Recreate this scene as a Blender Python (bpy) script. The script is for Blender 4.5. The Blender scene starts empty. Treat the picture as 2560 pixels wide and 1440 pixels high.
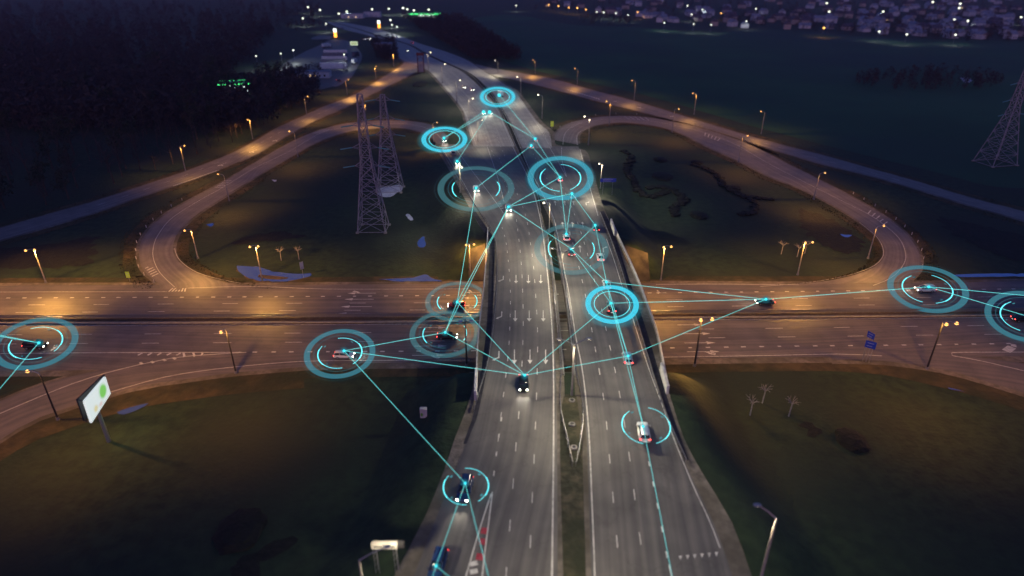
import bpy, bmesh, math, random
from mathutils import Vector, Matrix, noise
random.seed(7)
SC = bpy.context.scene
COL = SC.collection
R = math.radians

# ------------------------------------------------------------------ camera
F_PX, PITCH, HCAM = 1590.0, R(27.0), 74.0
cam_d = bpy.data.cameras.new('camera')
cam = bpy.data.objects.new('camera', cam_d); COL.objects.link(cam)
cam.location = (0, 0, HCAM)
cam.rotation_euler = (R(90) - PITCH, 0, 0)
cam_d.sensor_width = 36.0
cam_d.lens = 36.0 * F_PX / 2560.0
cam_d.clip_start = 1.0
cam_d.clip_end = 9000.0
cam_d.dof.use_dof = True
cam_d.dof.focus_distance = 165.0
cam_d.dof.aperture_fstop = cam_d.lens / 1000.0 / 0.62
SC.camera = cam
HAZE = 0.00009
# ------------------------------------------------------------------ world
W = bpy.data.worlds.new('World'); SC.world = W; W.use_nodes = True
nt = W.node_tree
bg = nt.nodes['Background']
sky = nt.nodes.new('ShaderNodeTexSky'); sky.sky_type = 'NISHITA'
sky.sun_disc = False
sky.sun_elevation = R(7.0); sky.sun_rotation = R(200)
sky.ozone_density = 6.0
tint = nt.nodes.new('ShaderNodeMixRGB'); tint.blend_type = 'MULTIPLY'; tint.inputs[0].default_value = 1.0
tint.inputs[2].default_value = (1.45, .66, .80, 1)   # violet cast of the last dusk light, the same over the whole sky
nt.links.new(sky.outputs[0], tint.inputs[1]); nt.links.new(tint.outputs[0], bg.inputs[0])
bg.inputs[1].default_value = 0.15
# ------------------------------------------------------------------ faint last light from the sky behind the camera
sun_d = bpy.data.lights.new('sun', 'SUN'); sun_d.energy = 0.012; sun_d.angle = R(20)
sun_d.color = (0.45, 0.55, 1.0)
sun = bpy.data.objects.new('sun', sun_d); COL.objects.link(sun)
sun.rotation_euler = (R(50), 0, R(20))
# ------------------------------------------------------------------ colour
SC.view_settings.view_transform = 'Standard'
SC.view_settings.look = 'None'
SC.view_settings.gamma = 1.0
SC.view_settings.exposure = 0.0
SC.view_settings.use_curve_mapping = False
SC.cycles.use_denoising = True
SC.cycles.sample_clamp_indirect = 2.0
SC.cycles.max_bounces = 4
SC.cycles.diffuse_bounces = 2
SC.cycles.glossy_bounces = 2
SC.cycles.transparent_max_bounces = 12
SC.cycles.caustics_reflective = False
SC.cycles.caustics_refractive = False

# ------------------------------------------------------------------ from the photograph to the ground
CT, ST = math.cos(PITCH), math.sin(PITCH)
def ray(px, py):
    a = (px - 1280.0) / F_PX; b = -(py - 720.0) / F_PX
    return Vector((a, CT + b * ST, -ST + b * CT))
def P(px, py, z=0.0):
    d = ray(px, py); t = (z - HCAM) / d.z
    return Vector((d.x * t, d.y * t, z))
def PY(px, py, Y):
    d = ray(px, py); t = Y / d.y
    return Vector((d.x * t, Y, HCAM + d.z * t))
def pix(v):
    x, y, z = v[0], v[1], v[2] - HCAM
    dep = y * CT - z * ST
    up = y * ST + z * CT
    return (1280 + F_PX * x / dep, 720 - F_PX * up / dep)
def sm(a, b, x):
    t = max(0.0, min(1.0, (x - a) / (b - a))); return t * t * (3 - 2 * t)
DECK = 7.0
def zm(Y):
    if Y < 96: return 5.0 + 2.0 * sm(45, 96, Y)
    if Y < 170: return DECK
    return DECK * (1 - sm(170, 300, Y))
def PM(px, py, dz=0.0):
    z = 5.0
    for _ in range(60):
        p = P(px, py, z); nz = zm(p.y) + dz
        z = z * .5 + nz * .5
    return P(px, py, z)
EDGE_L = [(960,1500),(990,1430),(1025,1362),(1062,1292),(1110,1175),(1137,1095),(1163,1030),(1180,975),(1193,845),(1207,720),(1217,600),(1196,560),(1158,490),(1120,420),(1085,360)]
EDGE_R = [(1900,1500),(1880,1440),(1830,1305),(1755,1180),(1710,1095),(1685,1020),(1668,965),(1637,820),(1602,720),(1550,620),(1528,560),(1503,500),(1480,420),(1458,360)]
wl = [PM(*p) for p in EDGE_L]; wr = [PM(*p) for p in EDGE_R]
def interp(tab, Y):
    if Y <= tab[0].y: return tab[0].x
    for a, b in zip(tab, tab[1:]):
        if Y <= b.y:
            return a.x + (b.x - a.x) * (Y - a.y) / (b.y - a.y)
    return tab[-1].x
def terrain(x, Y):
    z = zm(Y)
    if z < 0.001: return 0.0
    xl = interp(wl, Y) - 1.5; xr = interp(wr, Y) + 1.5
    d = max(xl - x, x - xr, 0.0)
    g = 1 - sm(0, 13, d)
    c = max(0.0, min(1.0, (abs(Y - 128.5) - 22.5) / 8.5))
    return z * g * c
def PT(px, py, dz=0.0):
    d = ray(px, py); t = 40.0; pz = None
    while t < 4000:
        p = Vector((d.x * t, d.y * t, HCAM + d.z * t))
        e = p.z - terrain(p.x, p.y) - dz
        if e < 0:
            t -= st * e / (e - pe) if pe is not None else 0
            break
        pe = e; st = max(0.6, min(e * .5, 40)); t += st
    p = Vector((d.x * t, d.y * t, HCAM + d.z * t))
    p.z = terrain(p.x, p.y) + dz
    return p

# ------------------------------------------------------------------ materials
def mat(name, col=(.5,.5,.5), rough=.6, metal=0.0, emit=None, es=0.0, spec=.5):
    m = bpy.data.materials.new(name); m.use_nodes = True
    b = m.node_tree.nodes['Principled BSDF']
    b.inputs['Base Color'].default_value = (*col, 1)
    b.inputs['Roughness'].default_value = rough
    b.inputs['Metallic'].default_value = metal
    b.inputs['Specular IOR Level'].default_value = spec
    if emit:
        b.inputs['Emission Color'].default_value = (*emit, 1)
        b.inputs['Emission Strength'].default_value = es
    return m
def noisy(name, c1, c2, scale, rough=.85, detail=6, c3=None, scale3=.02, bump=0.0, bscale=1.0, uv=None, contrast=(.35, .65), spec=.3):
    """two or three colours mixed by noise, in world metres (or along a road's own length)"""
    m = mat(name, c1, rough, spec=spec); t = m.node_tree; n = t.nodes; L = t.links
    b = n['Principled BSDF']
    co = n.new('ShaderNodeTexCoord'); mp = n.new('ShaderNodeMapping')
    src = co.outputs['UV'] if uv else co.outputs['Object']
    L.new(src, mp.inputs[0])
    mp.inputs['Scale'].default_value = uv if uv else (1, 1, 1)
    no = n.new('ShaderNodeTexNoise'); no.inputs['Scale'].default_value = scale; no.inputs['Detail'].default_value = detail
    L.new(mp.outputs[0], no.inputs['Vector'])
    r = n.new('ShaderNodeValToRGB'); r.color_ramp.elements[0].position = contrast[0]; r.color_ramp.elements[1].position = contrast[1]
    r.color_ramp.elements[0].color = (*c1, 1); r.color_ramp.elements[1].color = (*c2, 1)
    L.new(no.outputs['Fac'], r.inputs[0])
    out = r.outputs[0]
    if c3:
        n3 = n.new('ShaderNodeTexNoise'); n3.inputs['Scale'].default_value = scale3; n3.inputs['Detail'].default_value = 5
        L.new(co.outputs['Object'], n3.inputs['Vector'])
        r3 = n.new('ShaderNodeValToRGB'); r3.color_ramp.elements[0].position = .42; r3.color_ramp.elements[1].position = .62
        L.new(n3.outputs['Fac'], r3.inputs[0])
        mx = n.new('ShaderNodeMixRGB'); L.new(r3.outputs[0], mx.inputs[0]); L.new(out, mx.inputs[1]); mx.inputs[2].default_value = (*c3, 1)
        out = mx.outputs[0]
    L.new(out, b.inputs['Base Color'])
    if bump:
        nb = n.new('ShaderNodeTexNoise'); nb.inputs['Scale'].default_value = bscale; nb.inputs['Detail'].default_value = 6
        L.new(co.outputs['Object'], nb.inputs['Vector'])
        bp = n.new('ShaderNodeBump'); bp.inputs['Strength'].default_value = bump; bp.inputs['Distance'].default_value = .4
        L.new(nb.outputs['Fac'], bp.inputs['Height']); L.new(bp.outputs[0], b.inputs['Normal'])
    return m
def road_mat(name, dark, light, tint):
    """asphalt: streaks along the road (uv.x = metres along, uv.y = metres across), fine grain, patches"""
    m = mat(name, dark, .62, spec=.35); t = m.node_tree; n = t.nodes; L = t.links; b = n['Principled BSDF']
    co = n.new('ShaderNodeTexCoord')
    mp = n.new('ShaderNodeMapping'); mp.inputs['Scale'].default_value = (.012, .9, 1); L.new(co.outputs['UV'], mp.inputs[0])
    a = n.new('ShaderNodeTexNoise'); a.inputs['Scale'].default_value = 1.0; a.inputs['Detail'].default_value = 5; L.new(mp.outputs[0], a.inputs['Vector'])
    ra = n.new('ShaderNodeValToRGB'); ra.color_ramp.elements[0].position = .32; ra.color_ramp.elements[1].position = .7
    ra.color_ramp.elements[0].color = (*dark, 1); ra.color_ramp.elements[1].color = (*light, 1); L.new(a.outputs['Fac'], ra.inputs[0])
    g = n.new('ShaderNodeTexNoise'); g.inputs['Scale'].default_value = .22; g.inputs['Detail'].default_value = 8; L.new(co.outputs['Object'], g.inputs['Vector'])
    rg = n.new('ShaderNodeValToRGB'); rg.color_ramp.elements[0].position = .3; rg.color_ramp.elements[1].position = .7
    rg.color_ramp.elements[0].color = (.78, .78, .78, 1); rg.color_ramp.elements[1].color = (*tint, 1); L.new(g.outputs['Fac'], rg.inputs[0])
    mx = n.new('ShaderNodeMixRGB'); mx.blend_type = 'MULTIPLY'; mx.inputs[0].default_value = 1
    L.new(ra.outputs[0], mx.inputs[1]); L.new(rg.outputs[0], mx.inputs[2])
    L.new(mx.outputs[0], b.inputs['Base Color'])
    # sealed cracks and worn patches
    vo = n.new('ShaderNodeTexVoronoi'); vo.feature = 'DISTANCE_TO_EDGE'; vo.inputs['Scale'].default_value = .11
    nz = n.new('ShaderNodeTexNoise'); nz.inputs['Scale'].default_value = .5; nz.inputs['Detail'].default_value = 3; L.new(co.outputs['Object'], nz.inputs['Vector'])
    av = n.new('ShaderNodeVectorMath'); av.operation = 'MULTIPLY_ADD'; L.new(nz.outputs['Color'], av.inputs[0]); av.inputs[1].default_value = (6,6,0); L.new(co.outputs['Object'], av.inputs[2])
    L.new(av.outputs[0], vo.inputs['Vector'])
    rc = n.new('ShaderNodeValToRGB'); rc.color_ramp.elements[0].position = .0; rc.color_ramp.elements[1].position = .018
    rc.color_ramp.elements[0].color = (.84,.84,.84,1); rc.color_ramp.elements[1].color = (1,1,1,1); L.new(vo.outputs['Distance'], rc.inputs[0])
    mp2 = n.new('ShaderNodeMapping'); mp2.inputs['Scale'].default_value = (.004, .28, 1); L.new(co.outputs['UV'], mp2.inputs[0])
    wt = n.new('ShaderNodeTexNoise'); wt.inputs['Scale'].default_value = 2.0; wt.inputs['Detail'].default_value = 2; L.new(mp2.outputs[0], wt.inputs['Vector'])
    rw = n.new('ShaderNodeValToRGB'); rw.color_ramp.elements[0].position = .38; rw.color_ramp.elements[1].position = .6
    rw.color_ramp.elements[0].color = (.86,.86,.88,1); rw.color_ramp.elements[1].color = (1.08,1.07,1.05,1); L.new(wt.outputs['Fac'], rw.inputs[0])
    m1_ = n.new('ShaderNodeMixRGB'); m1_.blend_type = 'MULTIPLY'; m1_.inputs[0].default_value = 1; L.new(mx.outputs[0], m1_.inputs[1]); L.new(rc.outputs[0], m1_.inputs[2])
    m2_ = n.new('ShaderNodeMixRGB'); m2_.blend_type = 'MULTIPLY'; m2_.inputs[0].default_value = 1; L.new(m1_.outputs[0], m2_.inputs[1]); L.new(rw.outputs[0], m2_.inputs[2])
    L.new(m2_.outputs[0], b.inputs['Base Color'])
    mr = n.new('ShaderNodeMapRange'); mr.inputs['To Min'].default_value = .45; mr.inputs['To Max'].default_value = .75
    L.new(a.outputs['Fac'], mr.inputs['Value']); L.new(mr.outputs[0], b.inputs['Roughness'])
    return m
M = {}
M['asphalt'] = road_mat('asphalt_main', (.105,.103,.107), (.185,.178,.175), (1.12,1.1,1.08))
M['asphalt_ramp'] = road_mat('asphalt_ramp', (.15,.138,.142), (.24,.22,.22), (1.12,1.08,1.05))
M['asphalt_cross'] = road_mat('asphalt_cross_road', (.115,.105,.112), (.20,.18,.18), (1.12,1.08,1.05))
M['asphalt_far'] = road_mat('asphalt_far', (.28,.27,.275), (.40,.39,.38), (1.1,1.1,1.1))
M['shoulder'] = noisy('gravel_shoulder', (.13,.115,.10), (.24,.21,.18), .8, c3=(.10,.09,.07), scale3=.12, bump=.4, bscale=2.0)
M['grass'] = noisy('field_grass', (.014,.030,.015), (.032,.056,.025), .45, c3=(.024,.036,.021), scale3=.03, bump=.4, bscale=1.3, detail=11)
M['verge'] = noisy('dry_verge_grass', (.045,.038,.018), (.10,.075,.034), .35, c3=(.028,.036,.015), scale3=.06, bump=.8, bscale=.9)
M['farfield'] = noisy('far_field', (.016,.075,.026), (.028,.112,.038), .012, detail=8, c3=(.020,.060,.036), scale3=.004)
M['darkplant'] = noisy('dark_planting', (.008,.010,.008), (.018,.020,.013), .6, bump=.7, bscale=1.5)
M['earth'] = noisy('bare_earth', (.07,.05,.035), (.13,.095,.06), .7, bump=.6, bscale=1.6)
M['water'] = mat('pond_water', (.20,.30,.50), .08, .7)
M['snow'] = noisy('thawing_snow', (.55,.58,.66), (.8,.82,.86), .6, bump=.3, bscale=1.0)
M['paint'] = noisy('road_paint', (.42,.41,.39), (.72,.71,.68), 1.6, rough=.6, contrast=(.3,.55))
M['redpaint'] = noisy('red_road_paint', (.30,.03,.05), (.5,.07,.10), 2.0, rough=.6)
M['concrete'] = noisy('concrete', (.20,.19,.18), (.34,.33,.31), .5, bump=.2, bscale=2.5)
M['concrete_dark'] = noisy('stained_concrete', (.09,.085,.08), (.18,.17,.16), .4, bump=.2, bscale=2.0)
M['slope'] = noisy('dark_paving', (.045,.042,.04), (.085,.08,.075), .4, bump=.2, bscale=2.0)  # concrete slope paving, toned dark grey all over
M['galv'] = mat('galvanised_steel', (.42,.43,.45), .45, .7)
M['pole'] = noisy('pole_concrete', (.28,.26,.23), (.42,.39,.34), 1.5)
M['rail'] = mat('guardrail_steel', (.22,.22,.24), .4, .6)
M['white_panel'] = noisy('white_painted_panel', (.42,.42,.44), (.62,.62,.63), .8, rough=.5)
M['dark'] = mat('dark_metal_and_pole_shade', (.03,.03,.035), .5, .3)
M['rubber'] = mat('tyre_rubber', (.015,.015,.016), .8)
M['rim'] = mat('wheel_rim', (.45,.45,.47), .3, .8)
M['glass'] = mat('car_glass', (.01,.012,.016), .06, spec=.8)
M['head_on'] = mat('headlamp_lit', (.9,.9,.85), .3, emit=(1,.93,.78), es=26)
M['head_off'] = mat('headlamp_lens', (.5,.5,.5), .15)
M['tail_on'] = mat('tail_lamp_lit', (.5,.02,.02), .3, emit=(1,.05,.04), es=9)
M['plate'] = mat('number_plate', (.7,.7,.7), .4, emit=(1,1,.95), es=.5)
M['lamp_warm'] = mat('lamp_glass_amber', (.9,.7,.4), .3, emit=(1.0,.46,.09), es=5)
M['lamp_white'] = mat('lamp_glass_white', (.9,.9,.8), .3, emit=(1.0,.86,.58), es=9)
M['lamp_cool'] = mat('lamp_glass_cool', (.9,.9,.9), .3, emit=(.95,1.0,.78), es=3.0)
M['pylon'] = noisy('pylon_steel', (.20,.20,.24), (.36,.35,.40), 1.2, rough=.5)
M['teal'] = mat('glass_insulator', (.12,.34,.36), .15)
M['bark'] = noisy('bark', (.035,.028,.026), (.075,.06,.055), 2.0)
M['twig'] = noisy('bare_twigs', (.022,.018,.022), (.05,.040,.042), 1.0)
M['bush'] = noisy('evergreen_foliage', (.012,.022,.014), (.03,.045,.025), 1.0)
M['palebark'] = noisy('pale_bark', (.17,.165,.18), (.27,.26,.28), 2.0)
M['truck_white'] = noisy('white_tarpaulin', (.62,.64,.68), (.8,.82,.85), .7, rough=.5)
M['truck_gap_shade'] = noisy('gap_shade_tarpaulin', (.12,.13,.17), (.20,.21,.26), .7, rough=.5)  # dark trailers standing in for the shaded gaps between the parked trucks
M['blue_sign'] = mat('blue_sign_face', (.02,.05,.34), .4, emit=(.03,.10,.9), es=.05)
M['green_neon'] = mat('green_canopy_light', (.1,.6,.1), .4, emit=(.08,1.0,.25), es=4.0)
M['white_light'] = mat('white_lit_fascia', (.8,.8,.8), .4, emit=(.9,1,.95), es=2.2)
M['orange_sign'] = mat('orange_lit_sign', (.8,.3,.05), .4, emit=(1,.38,.05), es=3.0)
M['warm_window'] = mat('lit_window', (.8,.6,.3), .4, emit=(1,.7,.35), es=2.0)
M['yellow_sign'] = mat('fluorescent_yellow_green', (.55,.65,.05), .5, emit=(.6,.75,.05), es=.18)
M['brick_red'] = noisy('weathered_red_paint', (.10,.035,.04), (.18,.06,.06), 1.0)
M['roof_grey'] = noisy('sheet_roof', (.16,.19,.27), (.3,.34,.44), .3)
M['roof_dark'] = noisy('dark_roof', (.05,.05,.08), (.12,.11,.15), .3)
M['wall_pale'] = noisy('pale_wall', (.42,.45,.55), (.58,.6,.68), .3)
M['wall_tan'] = noisy('tan_wall', (.30,.26,.26), (.42,.37,.36), .3)

# cyan light figures: emission let through by the amount that the photograph shows behind them
def glow(name, col, es, alpha):
    m = bpy.data.materials.new(name); m.use_nodes = True; t = m.node_tree; n = t.nodes
    n.remove(n['Principled BSDF'])
    e = n.new('ShaderNodeEmission'); e.inputs[0].default_value = (*col, 1); e.inputs[1].default_value = es
    tr = n.new('ShaderNodeBsdfTransparent'); mx = n.new('ShaderNodeMixShader'); mx.inputs[0].default_value = alpha
    t.links.new(tr.outputs[0], mx.inputs[1]); t.links.new(e.outputs[0], mx.inputs[2])
    t.links.new(mx.outputs[0], n['Material Output'].inputs[0])
    return m
M['g_strong'] = glow('cyan_band_bright', (.06,.66,.88), 1.2, .88)
M['g_mid'] = glow('cyan_band_medium', (.06,.30,.40), .85, .58)
M['g_blue'] = glow('cyan_band_blue', (.06,.48,.66), .95, .68)
M['g_faint'] = glow('cyan_band_faint', (.11,.36,.42), .75, .34)
M['g_arc'] = glow('cyan_arc', (.14,.90,1.0), 1.8, .9)
M['g_arc_faint'] = glow('cyan_arc_faint', (.10,.50,.58), .8, .45)
M['g_line'] = glow('cyan_line', (.18,.90,.90), 1.5, .75)
M['g_halo'] = glow('cyan_halo', (.05,.6,.75), .8, .07)
M['g_node'] = glow('cyan_node', (.05,.75,.92), 1.6, 1.0)

# ------------------------------------------------------------------ objects
def obj(name, me, m=None, parent=None, loc=None, kind=None):
    if isinstance(me, bmesh.types.BMesh):
        bm = me; me = bpy.data.meshes.new(name); bm.to_mesh(me); bm.free()
    o = bpy.data.objects.new(name, me); COL.objects.link(o)
    if m is not None and me is not None and hasattr(me, 'materials'):
        if len(me.materials) == 0: me.materials.append(m)
    if parent: o.parent = parent
    if loc is not None: o.location = loc
    if kind: o['kind'] = kind
    return o
def empty(name, loc, rz=0.0):
    o = bpy.data.objects.new(name, None); COL.objects.link(o)
    o.location = loc; o.rotation_euler = (0, 0, rz); o.empty_display_size = .5
    return o
def tag(o, label, cat, group=None):
    o['label'] = label; o['category'] = cat
    if group: o['group'] = group
    return o
def clone(o, parent=None):
    c = o.copy(); COL.objects.link(c); c.parent = parent
    for ch in list(o.children): clone(ch, c)
    return c
def box(bm, x0, x1, y0, y1, z0, z1):
    v = [bm.verts.new(p) for p in ((x0,y0,z0),(x1,y0,z0),(x1,y1,z0),(x0,y1,z0),(x0,y0,z1),(x1,y0,z1),(x1,y1,z1),(x0,y1,z1))]
    for f in ((3,2,1,0),(4,5,6,7),(0,1,5,4),(1,2,6,5),(2,3,7,6),(3,0,4,7)): bm.faces.new([v[i] for i in f])
def tube(bm, pts, rads, seg=8, cap=True):
    pts = [Vector(p) for p in pts]; rings = []
    for i, p in enumerate(pts):
        a = pts[max(i-1,0)]; b = pts[min(i+1,len(pts)-1)]; d = (b - a).normalized()
        u = d.cross(Vector((0,0,1)));
        if u.length < 1e-3: u = Vector((1,0,0))
        u.normalize(); w = d.cross(u)
        r = rads[i] if isinstance(rads,(list,tuple)) else rads
        rings.append([bm.verts.new(p + u*math.cos(2*math.pi*k/seg)*r + w*math.sin(2*math.pi*k/seg)*r) for k in range(seg)])
    for a, b in zip(rings, rings[1:]):
        for k in range(seg): bm.faces.new((a[k], a[(k+1)%seg], b[(k+1)%seg], b[k]))
    if cap:
        bm.faces.new(rings[0][::-1]); bm.faces.new(rings[-1])
def ell(bm, c, r, seg=12, rings=6):
    m = Matrix.Translation(c) @ Matrix.Diagonal((r[0], r[1], r[2], 1))
    bmesh.ops.create_uvsphere(bm, u_segments=seg, v_segments=rings, radius=1, matrix=m)
def smooth(o):
    for p in o.data.polygons: p.use_smooth = True
    return o
def catmull(pts, n):
    out = []
    N = len(pts)
    for i in range(N - 1):
        p0 = pts[max(i-1,0)]; p1 = pts[i]; p2 = pts[i+1]; p3 = pts[min(i+2,N-1)]
        k = max(2, int((p2 - p1).length / n))
        for j in range(k):
            t = j / k
            out.append(.5 * ((2*p1) + (p2-p0)*t + (2*p0-5*p1+4*p2-p3)*t*t + (3*p1-p0-3*p2+p3)*t*t*t))
    out.append(pts[-1].copy())
    return out
def resample(pts, step):
    """even spacing along a polyline; gives (point, direction, distance)"""
    out = []; acc = 0.0; nxt = 0.0
    for a, b in zip(pts, pts[1:]):
        l = (b - a).length
        if l < 1e-6: continue
        while nxt <= acc + l:
            out.append((a.lerp(b, (nxt - acc) / l), (b - a).normalized(), nxt)); nxt += step
        acc += l
    return out
def ribbon(name, pairs, m, zoff=0.0, hill=False, nx=6, step=5.0, parent=None, skirt=0.0):
    prj = PM if hill else P
    A = [prj(p[0], p[1]) for p in pairs]; B = [prj(p[2], p[3]) for p in pairs]
    ca, cb = [], []
    N = len(A)
    for i in range(N - 1):
        k = max(2, int(max((A[i+1]-A[i]).length, (B[i+1]-B[i]).length) / step))
        for S, o in ((A, ca), (B, cb)):
            p0 = S[max(i-1,0)]; p1 = S[i]; p2 = S[i+1]; p3 = S[min(i+2,N-1)]
            for j in range(k):
                t = j / k
                o.append(.5 * ((2*p1) + (p2-p0)*t + (2*p0-5*p1+4*p2-p3)*t*t + (3*p1-p0-3*p2+p3)*t*t*t))
    ca.append(A[-1]); cb.append(B[-1])
    bm = bmesh.new(); uvl = bm.loops.layers.uv.new('UVMap')
    rows = []; dist = 0; prev = None; uvs = {}
    for a, b in zip(ca, cb):
        mid = (a + b) / 2
        if prev is not None: dist += (mid - prev).length
        prev = mid; w = (b - a).length
        row = []
        for j in range(nx + 1):
            p = a.lerp(b, j / nx); z = (zm(p.y) if hill else 0.0) + zoff
            v = bm.verts.new((p.x, p.y, z)); uvs[v] = (dist, w * j / nx); row.append(v)
        rows.append(row)
    for r0, r1 in zip(rows, rows[1:]):
        for j in range(nx):
            f = bm.faces.new((r0[j], r0[j+1], r1[j+1], r1[j])); f.smooth = True
            for l in f.loops: l[uvl].uv = uvs[l.vert]
    bm.normal_update()
    if sum(f.normal.z for f in bm.faces) < 0: bmesh.ops.reverse_faces(bm, faces=bm.faces[:])
    return obj(name, bm, m, parent)
def patch(name, px, m, zoff, hill=False, parent=None, kind=None, smoothen=True, ragged=0.0):
    prj = PM if hill else P
    pts = [prj(*p) for p in px]
    if smoothen:
        pts = catmull(pts + [pts[0]], 1.0)[:-1]
    if ragged:
        cen = sum(pts, Vector()) / len(pts)
        pts = [p + (p - cen).normalized() * (noise.noise(p * .35) * 1.3 + noise.noise(p * 1.3) * .6) * ragged for p in pts]
    bm = bmesh.new(); vs = [bm.verts.new((p.x, p.y, (zm(p.y) if hill else 0) + zoff)) for p in pts]
    bm.faces.new(vs); bmesh.ops.triangulate(bm, faces=bm.faces[:]); bm.normal_update()
    for f in bm.faces:
        if f.normal.z < 0: f.normal_flip()
    return obj(name, bm, m, parent, kind=kind)

class Marks:
    """painted road markings, one mesh per road"""
    def __init__(s): s.bm = bmesh.new()
    def quad(s, a, b, c, d, off, hill):
        vs = []
        for p in (a, b, c, d): vs.append(s.bm.verts.new((p.x, p.y, (zm(p.y) if hill else 0) + off)))
        f = s.bm.faces.new(vs); f.normal_update()
        if f.normal.z < 0: f.normal_flip()
    def line(s, px, w=.15, dash=None, hill=False, off=.02, start=0.0, world=None):
        prj = PM if hill else P
        pts = world or catmull([prj(*p) for p in px], 3.0)
        step = 1.0 if dash else 2.5
        rs = resample(pts, 1.0 if not dash else .25)
        if not dash:
            rs = rs[::3] + [rs[-1]]
            for (p, d, _), (q, e, _) in zip(rs, rs[1:]):
                n = Vector((-d.y, d.x, 0)).normalized() * w/2; n2 = Vector((-e.y, e.x, 0)).normalized() * w/2
                s.quad(p - n, p + n, q + n2, q - n2, off, hill)
        else:
            on, per = dash; total = rs[-1][2]; k = start
            while k < total - on:
                p = rs[min(int(k/.25), len(rs)-1)]; q = rs[min(int((k+on)/.25), len(rs)-1)]
                n = Vector((-p[1].y, p[1].x, 0)).normalized() * w/2
                s.quad(p[0]-n, p[0]+n, q[0]+n, q[0]-n, off, hill); k += per
    def arrow(s, px, dirpx, L, W, hill=False, turn=0, off=.02, plain=True):
        prj = PM if hill else P
        c = prj(*px); d = prj(px[0]+dirpx[0], px[1]+dirpx[1]) - c; d.z = 0; d.normalize()
        n = Vector((-d.y, d.x, 0))
        def T(u, v): return c + d*u + n*v
        if plain:
            sw = W * .17
            s.quad(T(-L/2,-sw/2), T(L/2-L*.27,-sw/2), T(L/2-L*.27,sw/2), T(-L/2,sw/2), off, hill)
            a, b, e = T(L/2-L*.28,-W/2), T(L/2,0), T(L/2-L*.28,W/2)
            s.quad(a, b, b.lerp(e,.5), e, off, hill)
        if turn:
            t = turn
            sw = W * .22
            if not plain:
                s.quad(T(-L/2,-sw/2), T(L*.12,-sw/2), T(L*.12,sw/2), T(-L/2,sw/2), off, hill)
            s.quad(T(L*.02,0), T(L*.12,0), T(L*.26,t*W*.75), T(L*.16,t*W*.75), off, hill)
            s.quad(T(L*.10,t*W*.62), T(L*.35,t*W*.66), T(L*.30,t*W*1.25), T(L*.20,t*W*1.0), off, hill)
    def done(s, name, parent, m=None):
        return obj(name, s.bm, m or M['paint'], parent)

# ------------------------------------------------------------------ the ground
def axis(a, b, lo, hi, fine):
    v = []; x = a
    while x <= b + 1e-6: v.append(x); x += fine
    st = fine; x = b
    while x < hi: st *= 1.25; x += st; v.append(x)
    st = fine; x = a
    while x > lo: st *= 1.25; x -= st; v.insert(0, x)
    return v
def build_ground():
    xs = axis(-70, 90, -3200, 3600, 2.0); ys = axis(30, 300, -300, 5500, 2.0)
    verts = []; faces = []
    for y in ys:
        for x in xs:
            verts.append((x, y, terrain(x, y) - .14))
    n = len(xs)
    for j in range(len(ys)-1):
        for i in range(n-1):
            faces.append((j*n+i, j*n+i+1, (j+1)*n+i+1, (j+1)*n+i))
    me = bpy.data.meshes.new('ground'); me.from_pydata(verts, [], faces); me.update()
    for p in me.polygons: p.use_smooth = True
    return obj('ground', me, M['grass'], kind='structure')
ground = build_ground()
# far green field beyond the right-hand ramp
patch('far_field', [(1160,48),(1280,36),(1430,62),(1600,68),(1760,82),(1950,74),(2200,94),(2700,118),(2900,420),(2560,470),(2300,420),(1900,320),(1600,235),(1300,165),(1180,110)], M['farfield'], -.09, kind='structure')

# ------------------------------------------------------------------ roads
def strct(o): o['kind'] = 'structure'; return o
Z = [0.0]
SHO, ASP = -.05, .0
def rows(L): return [(a, y, b, y) for (y, a, b) in L]
# main road, towards the camera: the shoulder surface first, then the asphalt
sb_sh = strct(ribbon('southbound_shoulder', rows([(1560,950,1410),(1480,970,1409),(1430,990,1408),(1292,1062,1404),(1175,1110,1401),(1095,1137,1400),(1030,1163,1402),(985,1178,1411)]), M['shoulder'], SHO, True))
sb_sh2 = strct(ribbon('southbound_shoulder_far', rows([(588,1219,1372),(560,1196,1362),(490,1158,1342),(420,1120,1318),(360,1085,1290)]), M['shoulder'], SHO, True))
sb_sh3 = strct(ribbon('southbound_shoulder_beyond', rows([(362,1178,1291),(300,1158,1261),(270,1146,1247),(212,1098,1198),(175,1060,1151),(150,1000,1094),(130,984,1054),(110,958,1016),(90,920,946),(72,852,891),(55,812,829)]), M['shoulder'], SHO, True))
nb_sh = strct(ribbon('northbound_shoulder', rows([(1560,1468,1925),(1480,1466,1898),(1440,1465,1880),(1305,1461,1830),(1180,1457,1755),(1095,1455,1710),(1020,1446,1685),(985,1440,1674)]), M['shoulder'], SHO, True))
nb_sh2 = strct(ribbon('northbound_shoulder_far', rows([(588,1386,1540),(560,1380,1528),(500,1350,1503),(420,1317,1480),(375,1299,1462),(362,1296,1392),(330,1284,1386),(300,1270,1352),(232,1228,1300),(212,1209,1272),(182,1172,1222),(150,1102,1170),(130,1060,1120),(110,1021,1056),(90,951,1001),(72,894,944),(55,832,859)]), M['shoulder'], SHO, True))
SBL = [(1560,985),(1440,1035),(1320,1080),(1175,1140),(1095,1168),(1030,1184),(975,1198),(880,1222),(800,1232),(700,1240),(600,1238)]
main_sb = strct(ribbon('southbound_road', rows([(1560,985,1394),(1440,1035,1394),(1320,1080,1394),(1175,1140,1393),(1095,1168,1393),(1030,1184,1392),(975,1198,1391),(880,1222,1388),(800,1232,1384),(700,1240,1373),(600,1238,1362),(560,1222,1351),(490,1178,1336),(420,1135,1310),(362,1101,1284)]), M['asphalt'], ASP, True, nx=10))
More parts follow.
